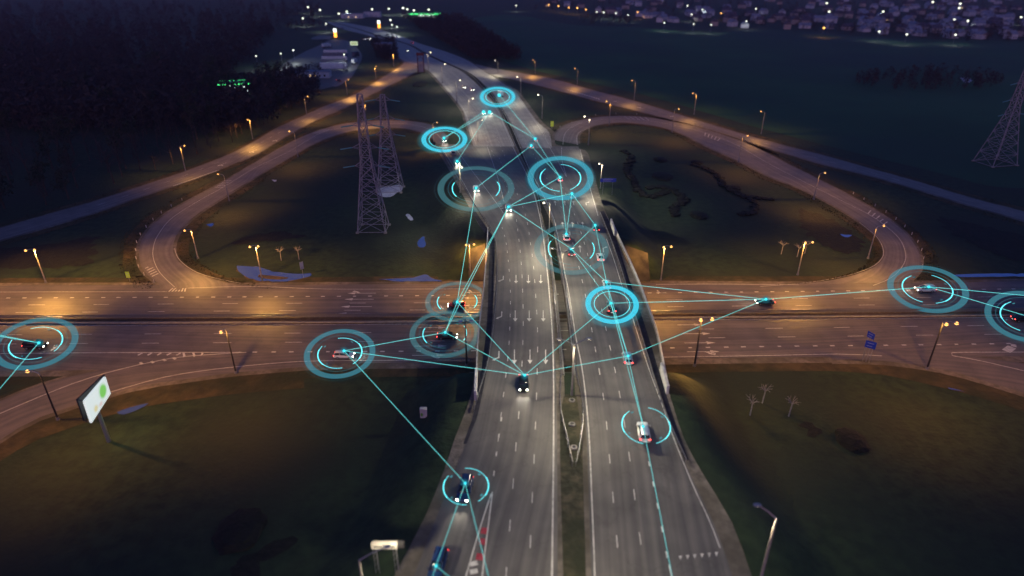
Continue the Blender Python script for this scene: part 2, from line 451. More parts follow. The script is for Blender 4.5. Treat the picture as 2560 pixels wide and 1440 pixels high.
main_sb2 = strct(ribbon('southbound_road_beyond', rows([(366,1184,1287),(300,1164,1258),(270,1153,1243),(212,1105,1194),(175,1068,1149),(150,1006,1092),(130,988,1052),(110,963,1014),(90,925,944),(72,856,889),(55,817,827)]), M['asphalt_far'], .004, True, nx=8))
main_nb = strct(ribbon('northbound_road', rows([(1560,1480,1850),(1440,1478,1830),(1305,1474,1783),(1180,1470,1722),(1095,1466,1688),(1020,1460,1662),(945,1450,1636),(870,1437,1610),(790,1424,1586),(720,1412,1562),(650,1402,1542),(597,1394,1522),(530,1374,1496),(480,1350,1480),(410,1320,1462),(366,1304,1446)]), M['asphalt'], ASP, True, nx=10))
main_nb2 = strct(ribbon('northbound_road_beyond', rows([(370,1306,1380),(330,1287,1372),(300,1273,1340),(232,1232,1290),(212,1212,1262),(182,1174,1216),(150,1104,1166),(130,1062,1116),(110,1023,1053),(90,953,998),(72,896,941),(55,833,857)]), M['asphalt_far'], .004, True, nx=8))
# ramp at bottom left of the southbound road
# cross road
XR = [(-500,718,932),(-300,716,930),(0,714,927),(250,713,925),(640,713,915),(900,711,908),(1180,709,905),(1400,708,900),(1650,708,897),(1950,710,893),(2300,708,892),(2560,703,891),(2900,700,892),(3200,700,892)]
def cols(L, g0=0, g1=0): return [(x, a-g0, x, b+g1) for (x, a, b) in L]
cr_sh = strct(ribbon('cross_road_shoulder', cols(XR, 7, 14), M['shoulder'], -.06, nx=6, step=8))
cross_road = strct(ribbon('cross_road', cols(XR), M['asphalt_cross'], -.012, nx=12, step=8))
# ramp that joins the cross road from the bottom left
rl = [(-420,1190,-420,1290),(-150,1060,-150,1180),(0,1003,0,1100),(100,963,100,1043),(250,925,320,972),(420,905,470,947),(590,890,600,930),(760,880,760,917)]
strct(ribbon('southwest_ramp_shoulder', [(a,b-6,c,d+9) for a,b,c,d in rl], M['shoulder'], -.055))
sw_ramp = strct(ribbon('southwest_ramp', rl, M['asphalt_cross'], -.008, nx=8))
rr = [(2080,870,2080,899),(2200,873,2210,902),(2360,882,2350,922),(2480,897,2450,948),(2600,915,2570,985),(2760,950,2760,1040),(3000,1010,3000,1130)]
strct(ribbon('southeast_ramp_shoulder', [(a,b,c,d+10) for a,b,c,d in rr], M['shoulder'], -.055))
se_ramp = strct(ribbon('southeast_ramp', rr, M['asphalt_cross'], -.008, nx=8))
# loops (outer edge, inner edge)
ll = [(400,722,640,722),(396,708,555,705),(370,688,490,684),(352,662,455,662),(348,636,437,642),(350,612,432,618),(362,588,440,590),(385,560,460,563),(422,530,500,530),(480,497,560,492),(540,465,610,460),(640,405,660,430),(700,370,720,396),(750,345,770,367),(800,325,820,344),(870,308,880,327),(940,302,945,320),(1015,302,1010,320),(1065,309,1055,331),(1096,320,1080,345),(1122,345,1100,368)]
def grow(pr, k):
    out = []
    for a,b,c,d in pr:
        L = P(a,b); Rr = P(c,d); v = (L - Rr).normalized() * k
        p = pix(L + v); q = pix(Rr - v); out.append((p[0],p[1],q[0],q[1]))
    return out
strct(ribbon('left_loop_shoulder', grow(ll, 1.1), M['shoulder'], -.07))
left_loop = strct(ribbon('left_loop_road', ll, M['asphalt_ramp'], -.004, nx=8))
rlp = [(1387,350,1446,362),(1390,332,1447,334),(1420,310,1480,316),(1480,295,1530,307),(1555,290,1580,307),(1630,295,1655,318),(1730,315,1705,335),(1830,345,1755,360),(1900,374,1855,407),(1965,408,1920,440),(2020,435,1995,469),(2120,487,2070,506),(2195,530,2145,551),(2245,565,2195,592),(2277,597,2212,626),(2297,630,2205,651),(2302,655,2170,676),(2296,680,2095,698),(2270,705,1990,712)]
strct(ribbon('right_loop_shoulder', grow(rlp, 1.1), M['shoulder'], -.07))
right_loop = strct(ribbon('right_loop_road', rlp, M['asphalt_ramp'], -.004, nx=8))
# outer diagonal ramps
lo = [(1008,152,1066,166),(1005,163,1048,175),(952,197,1012,194),(890,235,940,230),(815,265,865,267),(765,287,790,300),(690,322,715,340),(640,351,640,386),(575,385,575,412),(500,415,500,442),(425,442,425,467),(325,475,325,500),(225,507,225,535),(125,535,125,565),(0,570,0,600),(-200,615,-200,655),(-500,680,-500,735)]
strct(ribbon('left_outer_ramp_shoulder', grow(lo, 1.3), M['shoulder'], -.08))
left_outer = strct(ribbon('left_outer_ramp', lo, M['asphalt_ramp'], -.002, nx=8))
ro = [(1188,160,1210,178),(1230,170,1240,190),(1280,179,1285,199),(1380,197,1380,222),(1480,225,1480,249),(1580,251,1580,274),(1680,281,1680,299),(1805,320,1790,328),(1945,360,1920,370),(2045,385,2045,407),(2170,420,2170,438),(2295,455,2295,474),(2420,493,2420,512),(2560,530,2560,552),(2800,600,2800,628),(3100,680,3100,715)]
strct(ribbon('right_outer_ramp_shoulder', grow(ro, 1.3), M['shoulder'], -.08))
right_outer = strct(ribbon('right_outer_ramp', ro, M['asphalt_ramp'], -.002, nx=8))
# dry verges along the lit roads
def verge(pr, w, name):
    a = []; b = []
    strct(ribbon(name, grow(pr, w), M['verge'], -.10))
verge(ll, 5.0, 'left_loop_verge'); verge(rlp, 5.0, 'right_loop_verge'); verge(lo, 5.5, 'left_outer_verge'); verge(ro, 5.5, 'right_outer_verge')
strct(ribbon('cross_road_verge', cols(XR, 20, 34), M['verge'], -.095, step=8))
strct(ribbon('southwest_verge', [(a,b-14,c,d+52) for a,b,c,d in rl], M['verge'], -.105))
strct(ribbon('southeast_verge', [(a,b,c,d+(28 if a < 2100 else 34 if a < 2300 else 45)) for a,b,c,d in rr], M['verge'], -.105))

# ------------------------------------------------------------------ markings
k = Marks()   # southbound
A = [(1322,1500),(1326,1355),(1331,1235),(1335,1155),(1341,1000),(1344,877),(1344,832),(1342,781),(1334,667),(1326,607),(1317,551),(1300,500),(1270,440),(1245,390)]
B = [(1262,1480),(1270,1375),(1286,1167),(1292,1087),(1299,1012),(1306,887),(1308,787),(1304,671),(1295,580),(1287,530),(1268,470),(1248,420)]
k.line(A, .13, (2.0, 7.5), True); k.line(B, .13, (2.0, 7.5), True, start=1.5)
k.line([(1234,1190),(1245,1104),(1256,1030)], .22, (1.0, 4.0), True)
k.line([(1245,1104),(1262,960),(1272,870),(1276,760),(1274,690),(1264,600),(1250,555)], .13, (1.5, 5.6), True)
k.line([(1379,1560),(1380,1440),(1384,1080),(1382,860),(1372,720),(1367,670),(1355,572),(1335,485),(1310,422),(1280,362),(1254,300)], .22, None, True)
k.line([(1217,362),(1240,430),(1260,505)], .15, None, True); k.line([(1135,362),(1190,440),(1260,535)], .15, None, True)
k.line([(1104,368),(1140,425),(1185,505),(1228,575)], .13, None, True)
k.line([(1205,1500),(1205,1440),(1220,1320),(1232,1222)], .18, None, True); k.line([(1146,1500),(1165,1440),(1200,1320),(1232,1222)], .18, None, True)
for i, (y, a, b) in enumerate([(522,1252,1260),(516,1249,1259),(510,1246,1258)]): k.line([(a,y),(b,y-2)], .35, None, True)
for (y, xs, L) in ((698,(1258,1290,1321,1352),4.6),(790,(1254,1288,1323,1358),4.8),(892,(1247,1286,1325,1364),5.0)):
    for i, x in enumerate(xs):
        if i == 0: k.arrow((x, y), (-3, 60), L*.8, 1.0, True, turn=-1, plain=False)
        else: k.arrow((x, y), (0 if y > 650 else 3, 60), L, 1.0, True)
for y in (1425, 1405): k.line([(1175,y+6),(1203,y)], .7, None, True, off=.024)
k.line([(1218,1085),(1218,1084)], .1, None, True) if False else None
m1 = k.done('lane_marking', main_sb)
k = Marks()
for a, b, y0, y1 in ((1209,1218,1335,1315),(1202,1216,1362,1345),(1192,1213,1400,1372)):
    k.line([((a+b)/2-4, y0), ((a+b)/2, y1)], .95, None, True, off=.016)
k.done('red_gore_marking', main_sb, M['redpaint'])
k = Marks()   # southbound beyond
k.line([(1235,390),(1200,300),(1185,265),(1145,212),(1105,175),(1055,150)], .15, (2.5, 9), True, off=.03)
k.line([(1262,390),(1228,300),(1212,265),(1168,212),(1125,175),(1072,150),(1030,130)], .15, (2.5, 9), True, off=.03)
k.line([(1286,366),(1254,300),(1238,268),(1190,212),(1145,175),(1088,150),(1048,130),(1010,110)], .2, None, True, off=.03)
k.line([(1190,362),(1157,270),(1110,212),(1073,174)], .16, None, True, off=.03)
k.done('lane_marking', main_sb2)
k = Marks()   # northbound
L1 = [(1560,1500),(1550,1430),(1539,1316),(1530,1214),(1522,1125),(1515,1045),(1506,976),(1496,914),(1486,860),(1477,810),(1465,745),(1452,687),(1438,630),(1424,580),(1410,535),(1385,480),(1358,430),(1330,380)]
L2 = [(1625,1500),(1611,1420),(1595,1307),(1582,1205),(1570,1117),(1558,1040),(1546,968),(1534,909),(1522,855),(1510,800),(1496,740),(1482,686),(1468,632),(1452,580),(1436,535),(1412,480),(1385,430),(1356,380)]
k.line(L1, .13, (2.0, 7.5), True); k.line(L2, .13, (2.0, 7.5), True, start=.6)
k.line([(1692,1500),(1670,1400)], .2, None, True)
k.line([(1668,1395),(1660,1350),(1643,1260),(1624,1165),(1612,1110)], .22, (1.1, 4.0), True)
k.line([(1487,1560),(1487,1440),(1480,1260),(1472,1080),(1457,932),(1440,845),(1430,782),(1420,720),(1410,672),(1393,585),(1380,535),(1350,472),(1325,425),(1306,380)], .18, None, True)
k.line([(1800,1370),(1772,1297),(1735,1220),(1682,1090),(1655,1010),(1630,945),(1605,870),(1580,790),(1555,715),(1535,650),(1516,597)], .14, None, True)
k.line([(1495,540),(1478,480),(1462,420),(1450,372)], .15, None, True)
k.line([(1416,440),(1405,400),(1404,368)], .15, None, True); k.line([(1416,442),(1393,400),(1373,366)], .15, None, True)
for i in range(6): 
    x = 1700 + i * 18; k.arrow((x, 1394 - i*1.6), (2, 30), .85, .85, True) if False else None
for y, lst in ((508,((1388,0),(1412,0),(1434,0),(1465,1))),(562,((1407,0),(1431,0),(1457,0))),(622,((1450,0),(1508,1)))):
    for x, tr in lst:
        k.arrow((x, y), (-4 if y > 600 else -7, -40), 4.6, 1.0, True, turn=-tr, plain=not tr)
# give-way triangles
for i in range(6):
    x, y = 1701 + i*18, 1396 - i*1.9
    a, b, c = PM(x-4.5, y-6), PM(x+4.5, y-6.5), PM(x, y+5)
    k.quad(a, b, b.lerp(c, .5), c, .02, True)
k.done('lane_marking', main_nb)
k = Marks()
k.line([(1322,372),(1285,312),(1250,258),(1222,215),(1186,182),(1120,150),(1080,130)], .15, (2.5, 9), True, off=.03)
k.line([(1342,372),(1305,312),(1268,258),(1240,215),(1200,182),(1140,150),(1096,130)], .15, (2.5, 9), True, off=.03)
k.line([(1372,362),(1340,307),(1288,236),(1262,212),(1215,182),(1160,150),(1110,130),(1050,111)], .16, None, True, off=.03)
k.line([(1303,372),(1274,308),(1236,245),(1213,214),(1176,182),(1106,150),(1064,130)], .16, None, True, off=.03)
k.done('lane_marking', main_nb2)
k = Marks()   # cross road
SH = (.98, 3.9); LG = (3.9, 15.6); c0 = .0
k.line([(-300,747),(0,745),(640,742),(1180,738),(1650,732),(1950,729),(2560,722),(2900,718)], .38, SH, off=c0)
k.line([(-300,763),(100,762),(640,758.5),(1200,756),(1740,749),(2220,744.5),(2900,738)], .17, LG, off=c0, start=5)
k.line([(-300,783),(100,781),(760,776),(1150,774),(1740,766),(2220,762),(2900,756)], .17, LG, off=c0, start=1)
k.line([(-300,839),(160,836),(680,833),(1040,830),(1900,821),(2230,816.5),(2900,808)], .17, LG, off=c0, start=12)
k.line([(-300,862),(160,859),(500,857),(1020,853),(1900,843),(2250,838.5),(2900,830)], .17, LG, off=c0, start=10)
k.line([(600,880.5),(650,880),(1150,877),(1660,870),(2000,865),(2300,862),(2900,853)], .38, SH, off=c0)
k.line([(-300,819),(0,814),(640,812),(1180,809)], .15, off=c0); k.line([(1640,800),(1920,798),(2560,793),(2900,790)], .15, off=c0)
k.line([(-300,733),(0,730),(420,729)], .15, off=c0)
k.line([(470,720),(640,716),(820,722.5),(1180,722)], .17, off=c0)
k.line([(1640,711),(1800,710),(2000,712)], .17, off=c0)
k.line([(-300,884),(0,884),(200,882),(616,880.5)], .2, off=c0)
k.line([(616,880.7),(560,884),(450,892),(400,901),(320,918),(200,952),(60,1008),(-60,1060)], .2, off=c0)
k.line([(900,901),(760,903),(640,912),(520,925),(400,945),(200,1003)], .17, off=c0); k.line([(900,901),(1180,900)], .17, off=c0)
k.line([(1640,893),(1900,889),(2100,885),(2210,890)], .2, off=c0)
k.line([(2900,878),(2560,880),(2362,882.5),(2440,899),(2560,927),(2700,960)], .2, off=c0)
for i in range(5): k.line([(345+i*24, 888), (357+i*24, 881.5)], .45, off=c0)
for i in range(3): k.line([(459+i*24, 882), (455+i*24, 888), (464+i*23, 893.5-i*2)], .5, off=c0)
for x, y in ((350,908),(378,905),(408,900),(433,896)): k.line([(x,y-2),(x+9,y+4)], .5, off=c0)
for i in range(6): k.line([(422+i*8,729),(434+i*6,721-abs(i-3)*.8)], .35, off=c0)
for (y, x0, x1, tr) in ((733,868,940,1),(748,861,934,0),(766.5,853,928,0),(784,845,921,0),(731,1165,1200,1),(745,1158,1205,0),(763.5,1162,1205,0),(781,1160,1205,0),(732,1640,1665,1)):
    L = (x1-x0)/10.0; k.arrow(((x0+x1)/2, y), (-60, .3), L, 1.15, turn=-tr if tr else 0, off=c0)
for (y, x0, x1, tr) in ((819,1045,1116,0),(865,1037,1116,0),(888,1033,1112,1),(812,1693,1753,0),(834,1706,1775,0),(857,1712,1787,0),(879,1720,1797,1)):
    L = (x1-x0)/11.0; k.arrow(((x0+x1)/2, y), (60, -.5), L, 1.15, turn=-tr if tr else 0, off=c0)
k.line([(2515,878),(2535,864)], 1.6, off=c0); k.line([(2527,862),(2545,866)], 1.2, off=.003)
k.done('lane_marking', cross_road)
k = Marks()   # loops
k.line([(437,718),(400,682),(383,645),(385,610),(400,580),(430,545),(500,500),(560,467),(640,418),(720,380),(800,334),(870,317),(940,310),(1015,310),(1062,319),(1095,338),(1112,360)], .15, off=.01)
k.line([(600,708),(545,697),(492,681),(459,660),(442,640),(436,618)], .13, off=.01)
def stripes(a0, a1, b0, b1, n, w=.4, hill=False):
    for i in range(n):
        t = i/(n-1)
        k.line([(a0[0]+(a1[0]-a0[0])*t, a0[1]+(a1[1]-a0[1])*t), (b0[0]+(b1[0]-b0[0])*t, b0[1]+(b1[1]-b0[1])*t)], w, off=.012, hill=hill)
stripes((363,671),(380,691),(378,664),(401,681), 5); stripes((538,468),(560,452),(563,468),(584,452), 5)
stripes((782,333),(800,325),(806,333),(830,323), 6, .35)
k.done('lane_marking', left_loop)
k = Marks()
k.line([(1407,362),(1412,335),(1430,317),(1467,304),(1530,297),(1605,300),(1680,312),(1755,330),(1837,360),(1920,408),(2045,472),(2170,535),(2207,560),(2245,592),(2262,625),(2262,655),(2232,692),(2182,714)], .15, off=.01)
k.line([(1900,716),(1995,709),(2095,694),(2168,673),(2202,650),(2209,626),(2192,592),(2145,553)], .13, off=.01)
k.line([(1443,362),(1445,334),(1478,317)], .15, off=.01)
stripes((2170,534),(2210,560),(2178,525),(2221,553), 5, .35); stripes((1762,340),(1794,352),(1764,331),(1800,345), 5, .35)
stripes((1416,318),(1440,306),(1440,318),(1462,305), 5, .3); stripes((1560,291),(1612,293),(1575,298),(1624,302), 5, .3)
k.done('lane_marking', right_loop)
k = Marks()
k.line([(1030,172),(985,194),(915,232),(840,266),(778,293),(702,330),(640,364),(575,394),(500,424),(425,452),(325,486),(225,519)], .14, (3,9), off=.01)
for i in range(17):
    t = i/16; x = 432 + 105*t; y = 465 - 37*t; k.line([(x,y),(x+13,y-3.5)], .45, off=.012)
for x, y in ((555,411),(632,378),(690,350)): k.arrow((x, y), (-50, 19), 5.5, 1.6, off=.012, turn=1)
k.done('lane_marking', left_outer)
k = Marks()
for i in range(14): 
    t = i/13; x, y = 1420 + 76*t, 224 + 22*t; k.line([(x,y),(x+2,y+2.4)], .8, off=.012)
for x, y in ((1540,254),(1600,270),(1682,292)): k.arrow((x, y), (-50, -13), 5.0, 1.6, off=.012, turn=-1)
k.line([(1500,238),(1600,264),(1700,290),(1800,322),(1932,364),(2045,396),(2170,429),(2295,464)], .13, (3,9), off=.01)
k.done('lane_marking', right_outer)

# ------------------------------------------------------------------ bridge decks
def deck(name, rws, label, zt=-.04, th=1.3):
    root = empty(name, (0, 0, 0))
    bm = bmesh.new()
    L = [PM(a, y) for (y, a, b) in rws]; Rr = [PM(b, y) for (y, a, b) in rws]
    top = []; bot = []
    L = catmull(L, 4); Rr = catmull(Rr, 4)
    n = min(len(L), len(Rr))
    L = [L[int(i*(len(L)-1)/(n-1))] for i in range(n)]; Rr = [Rr[int(i*(len(Rr)-1)/(n-1))] for i in range(n)]
    ring = []
    for a, b in zip(L, Rr):
        ring.append([bm.verts.new((p.x, p.y, zm(p.y) + z)) for p, z in ((a, zt), (b, zt), (b, zt-th), (a, zt-th))])
    for r0, r1 in zip(ring, ring[1:]):
        for i in range(4): bm.faces.new((r0[i], r0[(i+1)%4], r1[(i+1)%4], r1[i]))
    bm.faces.new(ring[0]); bm.faces.new(ring[-1][::-1])
    bmesh.ops.recalc_face_normals(bm, faces=bm.faces[:])
    obj('deck_slab', bm, M['shoulder'], root)
    # piers under the deck
    for Y in (115.5, 128.6, 143.0):
        xl = interp(L if L[0].y < L[-1].y else L[::-1], Y); xr = interp(Rr if Rr[0].y < Rr[-1].y else Rr[::-1], Y)
        for t in (.12, .37, .63, .88):
            bm = bmesh.new(); x = xl + (xr-xl)*t
            tube(bm, [(x, Y, -.2), (x, Y, DECK-1.9)], .45, 10)
            obj('pier_column', bm, M['concrete'], root)
        bm = bmesh.new(); box(bm, xl+1, xr-1, Y-.6, Y+.6, DECK-1.95, DECK-1.33)
        obj('pier_cap', bm, M['concrete'], root)
    tag(root, label, 'bridge', 'bridge decks over the cross road')
    return root
DL = [(990,1177,1411.5),(940,1186,1410),(845,1193,1402),(720,1207,1389),(650,1213,1379),(597,1218,1371),(584,1218,1369)]
DR = [(990,1438,1676),(940,1435,1663),(845,1426,1643),(720,1409,1603),(650,1397,1565),(597,1387,1543),(584,1384,1537)]
deckL = deck('bridge_deck', DL, 'grey concrete bridge deck left of the slot, carrying traffic towards the viewer')
deckR = deck('bridge_deck', DR, 'grey concrete bridge deck right of the slot, carrying traffic away')

def wall_along(name, pts, h, w, m, parent=None, z0=0.0, hill=True):
    """solid upright strip along world points"""
    bm = bmesh.new(); ring = []
    for i, p in enumerate(pts):
        a = pts[max(i-1,0)]; b = pts[min(i+1,len(pts)-1)]; d = (b-a); d.z = 0; d.normalize(); n = Vector((-d.y, d.x, 0))*w/2
        z = p.z + z0
        ring.append([bm.verts.new(q) for q in ((p.x-n.x,p.y-n.y,z),(p.x+n.x,p.y+n.y,z),(p.x+n.x,p.y+n.y,z+h),(p.x-n.x,p.y-n.y,z+h))])
    for r0, r1 in zip(ring, ring[1:]):
        for i in range(4): bm.faces.new((r0[i], r0[(i+1)%4], r1[(i+1)%4], r1[i]))
    bm.faces.new(ring[0]); bm.faces.new(ring[-1][::-1]); bmesh.ops.recalc_face_normals(bm, faces=bm.faces[:])
    return obj(name, bm, m, parent)
def guardrail(px, label, hill=True, h=.75, post=2.0, white=False, rails=1):
    prj = PM if hill else P
    pts = catmull([prj(*p) for p in px], 3.0)
    root = empty('guardrail', pts[0]); inv = -pts[0]
    loc = [p + inv for p in pts]
    for i in range(rails):
        wall_along('rail', loc, .32, .07, M['white_panel'] if white else M['rail'], root, z0=h-.34-i*.42)
    bm = bmesh.new()
    for p, d, s in resample(loc, post):
        n = Vector((-d.y, d.x, 0)).normalized()*.08
        tube(bm, [(p.x+n.x, p.y+n.y, p.z-.1), (p.x+n.x, p.y+n.y, p.z+h)], .07, 5)
    o = obj('post_row', bm, M['rail'], root, kind='stuff')
    tag(root, label, 'guardrail', 'guardrails')
    return root
M['walk'] = noisy('shaded_walkway_asphalt', (.018,.02,.032), (.04,.04,.055), .8)  # dark asphalt of the walkways, with their shade put into the colour
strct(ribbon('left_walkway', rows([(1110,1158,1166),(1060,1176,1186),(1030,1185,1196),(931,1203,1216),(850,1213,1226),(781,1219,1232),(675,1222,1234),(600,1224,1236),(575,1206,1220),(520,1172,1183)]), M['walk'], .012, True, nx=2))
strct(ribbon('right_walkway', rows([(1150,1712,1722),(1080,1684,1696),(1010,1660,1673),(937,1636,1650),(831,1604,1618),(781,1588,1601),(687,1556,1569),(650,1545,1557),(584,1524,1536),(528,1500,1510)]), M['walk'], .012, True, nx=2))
# outer edges of the bridge
guardrail([(1185,1030),(1202,972),(1222,900),(1236,800),(1243,700),(1240,610),(1222,570),(1178,500),(1128,420),(1098,368)], 'steel guardrail along the left edge of the southbound road over the bridge')
guardrail([(1170,1100),(1192,1020),(1204,965)], 'short guardrail end section curving off left of the bridge approach') if False else None
guardrail([(1715,1155),(1672,1060),(1640,968),(1614,880),(1590,800),(1566,720),(1546,655),(1526,600),(1500,535)], 'steel guardrail along the right edge of the northbound road over the bridge')
guardrail([(1432,1164),(1418,1100),(1404,1040),(1400,985),(1403,940),(1396,845),(1383,720),(1372,640),(1362,585),(1350,540)], 'guardrail on the left side of the median, bending into a point at its near end')
guardrail([(1440,1164),(1452,1100),(1458,1040),(1452,985),(1441,940),(1432,845),(1415,720),(1401,645),(1391,590),(1376,530)], 'guardrail on the right side of the median, bending into a point at its near end')
def fence(px, label, h=1.15, m='white_panel', lift=0):
    """bridge parapet: bottom beam, top beam, and a flat panel in each bay"""
    pts = catmull([PM(*p) for p in px], 2.5)
    root = empty('bridge_parapet', pts[0]); loc = [p - pts[0] for p in pts]
    wall_along('handrail', loc, .10, .14, M[m], root, z0=h)
    wall_along('kerb_beam', loc, .3, .35, M['concrete'], root, z0=-.05)
    rs = resample(loc, 2.6)
    for (p, d, s), (q, e, s2) in zip(rs, rs[1:]):
        v = q - p; L = v.length
        bm = bmesh.new(); box(bm, .05, L-.05, -.03, .03, .3, h-.03)
        o = obj('panel', bm, M[m], root, loc=p); o.rotation_euler = (0, 0, math.atan2(v.y, v.x))
    tag(root, label, 'parapet', 'parapets of the bridge decks')
fence([(1188,975),(1191,940),(1196,845),(1210,720),(1216,640),(1220,578)], 'pale panelled parapet on the outer left edge of the left bridge deck')
fence([(1532,568),(1552,612),(1570,650),(1600,720),(1618,770),(1640,830),(1655,900),(1667,965)], 'pale panelled parapet on the outer right edge of the right bridge deck')
# parapets of the slot
fence([(1409,938),(1401,845),(1388,720),(1370,598)], 'low parapet on the left side of the slot between the decks', h=.7, m='concrete')
fence([(1437,938),(1427,845),(1411,720),(1389,598)], 'low parapet on the right side of the slot between the decks', h=.7, m='concrete')
# wing walls, abutments
def block(name, pts, z0, z1, m, label, cat, group=None):
    bm = bmesh.new(); lo_ = [bm.verts.new((p.x,p.y,z0)) for p in pts]; hi_ = [bm.verts.new((p.x,p.y,z1)) for p in pts]
    n = len(pts)
    for i in range(n): bm.faces.new((lo_[i], lo_[(i+1)%n], hi_[(i+1)%n], hi_[i]))
    bm.faces.new(lo_[::-1]); bm.faces.new(hi_); bmesh.ops.recalc_face_normals(bm, faces=bm.faces[:])
    c = sum((Vector(v.co) for v in lo_), Vector())/n
    bmesh.ops.translate(bm, verts=bm.verts[:], vec=-c)
    o = obj(name, bm, m, loc=c); bev = o.modifiers.new('bevel', 'BEVEL'); bev.width = .06; bev.segments = 2
    return tag(o, label, cat, group)
V = Vector
def wing(px0, px1, label):
    a, b = PM(*px0), PM(*px1); d = (b-a).normalized(); n = V((-d.y, d.x, 0))*.25
    block('wing_wall', [a-n, b-n, b+n, a+n], DECK-4.5, DECK+1.7, M['white_panel'], label, 'wall', 'white wing walls at the bridge ends')
wing((1189,1000),(1191,938), 'white wing wall at the near left end of the bridge')
wing((1652,925),(1668,985), 'white wing wall at the near right end of the bridge')
wing((1527,560),(1537,590), 'white wing wall at the far right end of the bridge')
def abut(Y0, Y1, label):
    xl = interp(wl, (Y0+Y1)/2)-1.0; xr = interp(wr, (Y0+Y1)/2)+1.0
    block('abutment', [V((xl,Y0,0)),V((xr,Y0,0)),V((xr,Y1,0)),V((xl,Y1,0))], -.5, DECK-1.36, M['concrete_dark'], label, 'abutment')
abut(97.6, 99.4, 'dark stained concrete abutment under the near end of the bridge')
abut(157.6, 159.4, 'dark stained concrete abutment under the far end of the bridge')
# paved slopes beside the far abutment
def slope(pts, label):
    bm = bmesh.new(); vs = [bm.verts.new(p) for p in pts]; f = bm.faces.new(vs)
    r = bmesh.ops.extrude_face_region(bm, geom=[f]); bmesh.ops.translate(bm, verts=[v for v in r['geom'] if isinstance(v, bmesh.types.BMVert)], vec=(0,0,-.4))
    bmesh.ops.recalc_face_normals(bm, faces=bm.faces[:])
    tag(obj('paved_slope', bm, M['slope']), label, 'embankment', 'concrete paved slopes')
xr_ = interp(wr, 158); xl_ = interp(wl, 158)
slope([V((xr_+.5,159.0,6.6)), V((xr_+8,157,4.6)), V((xr_+7.5,149.0,.05)), V((xr_-.5,149.3,.05))], 'pale concrete slope under the far right corner of the bridge')
slope([V((xl_-.5,159.0,6.6)), V((xl_-5,158,5.0)), V((xl_-4.5,149.6,.05)), V((xl_+.5,149.3,.05))], 'grey concrete slope under the far left corner of the bridge')
# concrete box beside the near left corner
a = P(1158, 955, 3.0)
block('concrete_box', [a+V((-1.6,-1.3,0)), a+V((2.0,-1.5,0)), a+V((2.2,1.2,0)), a+V((-1.2,1.4,0))], 0, 3.0, M['concrete'], 'squat concrete box with a pale lid beside the near left corner of the bridge', 'box')
# median between the carriageways
med = []
strct(ribbon('median_grass', rows([(1560,1409,1467),(1440,1407,1465),(1305,1403,1460),(1180,1401,1457),(1095,1400,1455),(1020,1404,1447),(985,1410,1441)]), noisy('median_turf', (.040,.042,.024), (.105,.092,.058), .8, c3=(.035,.04,.022), scale3=.3, bump=.7, bscale=1.4), -.08, True))
strct(ribbon('median_grass_far', rows([(588,1371,1386),(560,1361,1381),(500,1344,1352),(420,1317,1319),(360,1289,1297),(300,1260,1271),(268,1246,1251),(232,1215,1229),(212,1197,1210),(182,1158,1173),(150,1093,1103),(130,1053,1061),(110,1015,1022),(90,945,952),(72,890,895),(55,828,833)]), M['darkplant'], -.03, True))
guardrail([(1352,532),(1343,490),(1318,428),(1290,368),(1264,306),(1246,268),(1203,216),(1166,184),(1098,150),(1057,131),(1018,111),(949,90)], 'long dark barrier in the median of the main road running into the distance', h=.9, post=3)
# manholes in the median
for i, (x, y) in enumerate(((1430,1000),(1430,1060),(1435,1118))):
    p = PM(x, y); bm = bmesh.new(); tube(bm, [(0,0,-.1),(0,0,.12)], .55, 18)
    r = empty('manhole', (p.x, p.y, p.z-.05)); obj('concrete_ring', bm, M['concrete'], r)
    bm = bmesh.new(); tube(bm, [(0,0,.1),(0,0,.15)], .33, 16); obj('cover', bm, M['dark'], r)
    tag(r, ['manhole in the median nearest the lamp pole','middle manhole of the median, in the wide grass','manhole in the median nearest the guardrail point'][i], 'manhole', 'manholes in the median')

# ------------------------------------------------------------------ cross road median: barrier and kerb blocks
strct(ribbon('cross_road_median', cols([(-500,800,815),(-300,799,814),(0,797,812),(640,794,811),(1180,792,808),(1400,788,804),(1640,785,799),(1920,783,797),(2560,778,792),(2900,775,789)]), M['earth'], .02, nx=2, step=8))
guardrail([(-400,799),(0,797),(640,794),(1180,791.5),(1400,788.5),(1640,785.5),(1920,783.5),(2560,779),(2900,776)], 'long low steel barrier down the median of the cross road', hill=False, h=1.0, post=1.3, rails=2)
kerb_root = empty('median_kerb', P(1180, 805)); tag(kerb_root, 'row of concrete kerb blocks along the near side of the cross road median', 'kerb')
kb = bmesh.new(); box(kb, -1.14, 1.14, -.28, .28, 0, .28); bmesh.ops.bevel(kb, geom=kb.edges[:], offset=.03, segments=1)
kerb_me = bpy.data.meshes.new('kerb_block'); kb.to_mesh(kerb_me); kb.free(); kerb_me.materials.append(M['concrete'])
for p, d, s in resample([P(*q) for q in ((-100,809),(640,807.5),(1180,804.5),(1400,800.5),(1640,796),(1920,793.5),(2560,788.5),(2640,788))], 2.36):
    o = bpy.data.objects.new('kerb_block', kerb_me); COL.objects.link(o); o.parent = kerb_root
    o.location = V((p.x, p.y, .02 + random.uniform(0,.02))) - kerb_root.location; o.rotation_euler = (0, 0, math.atan2(d.y, d.x) + random.uniform(-.008,.008))
guardrail([(1010,912),(1070,905),(1130,903),(1192,903)], 'short dark guardrail beside the near edge of the cross road left of the bridge', hill=False)

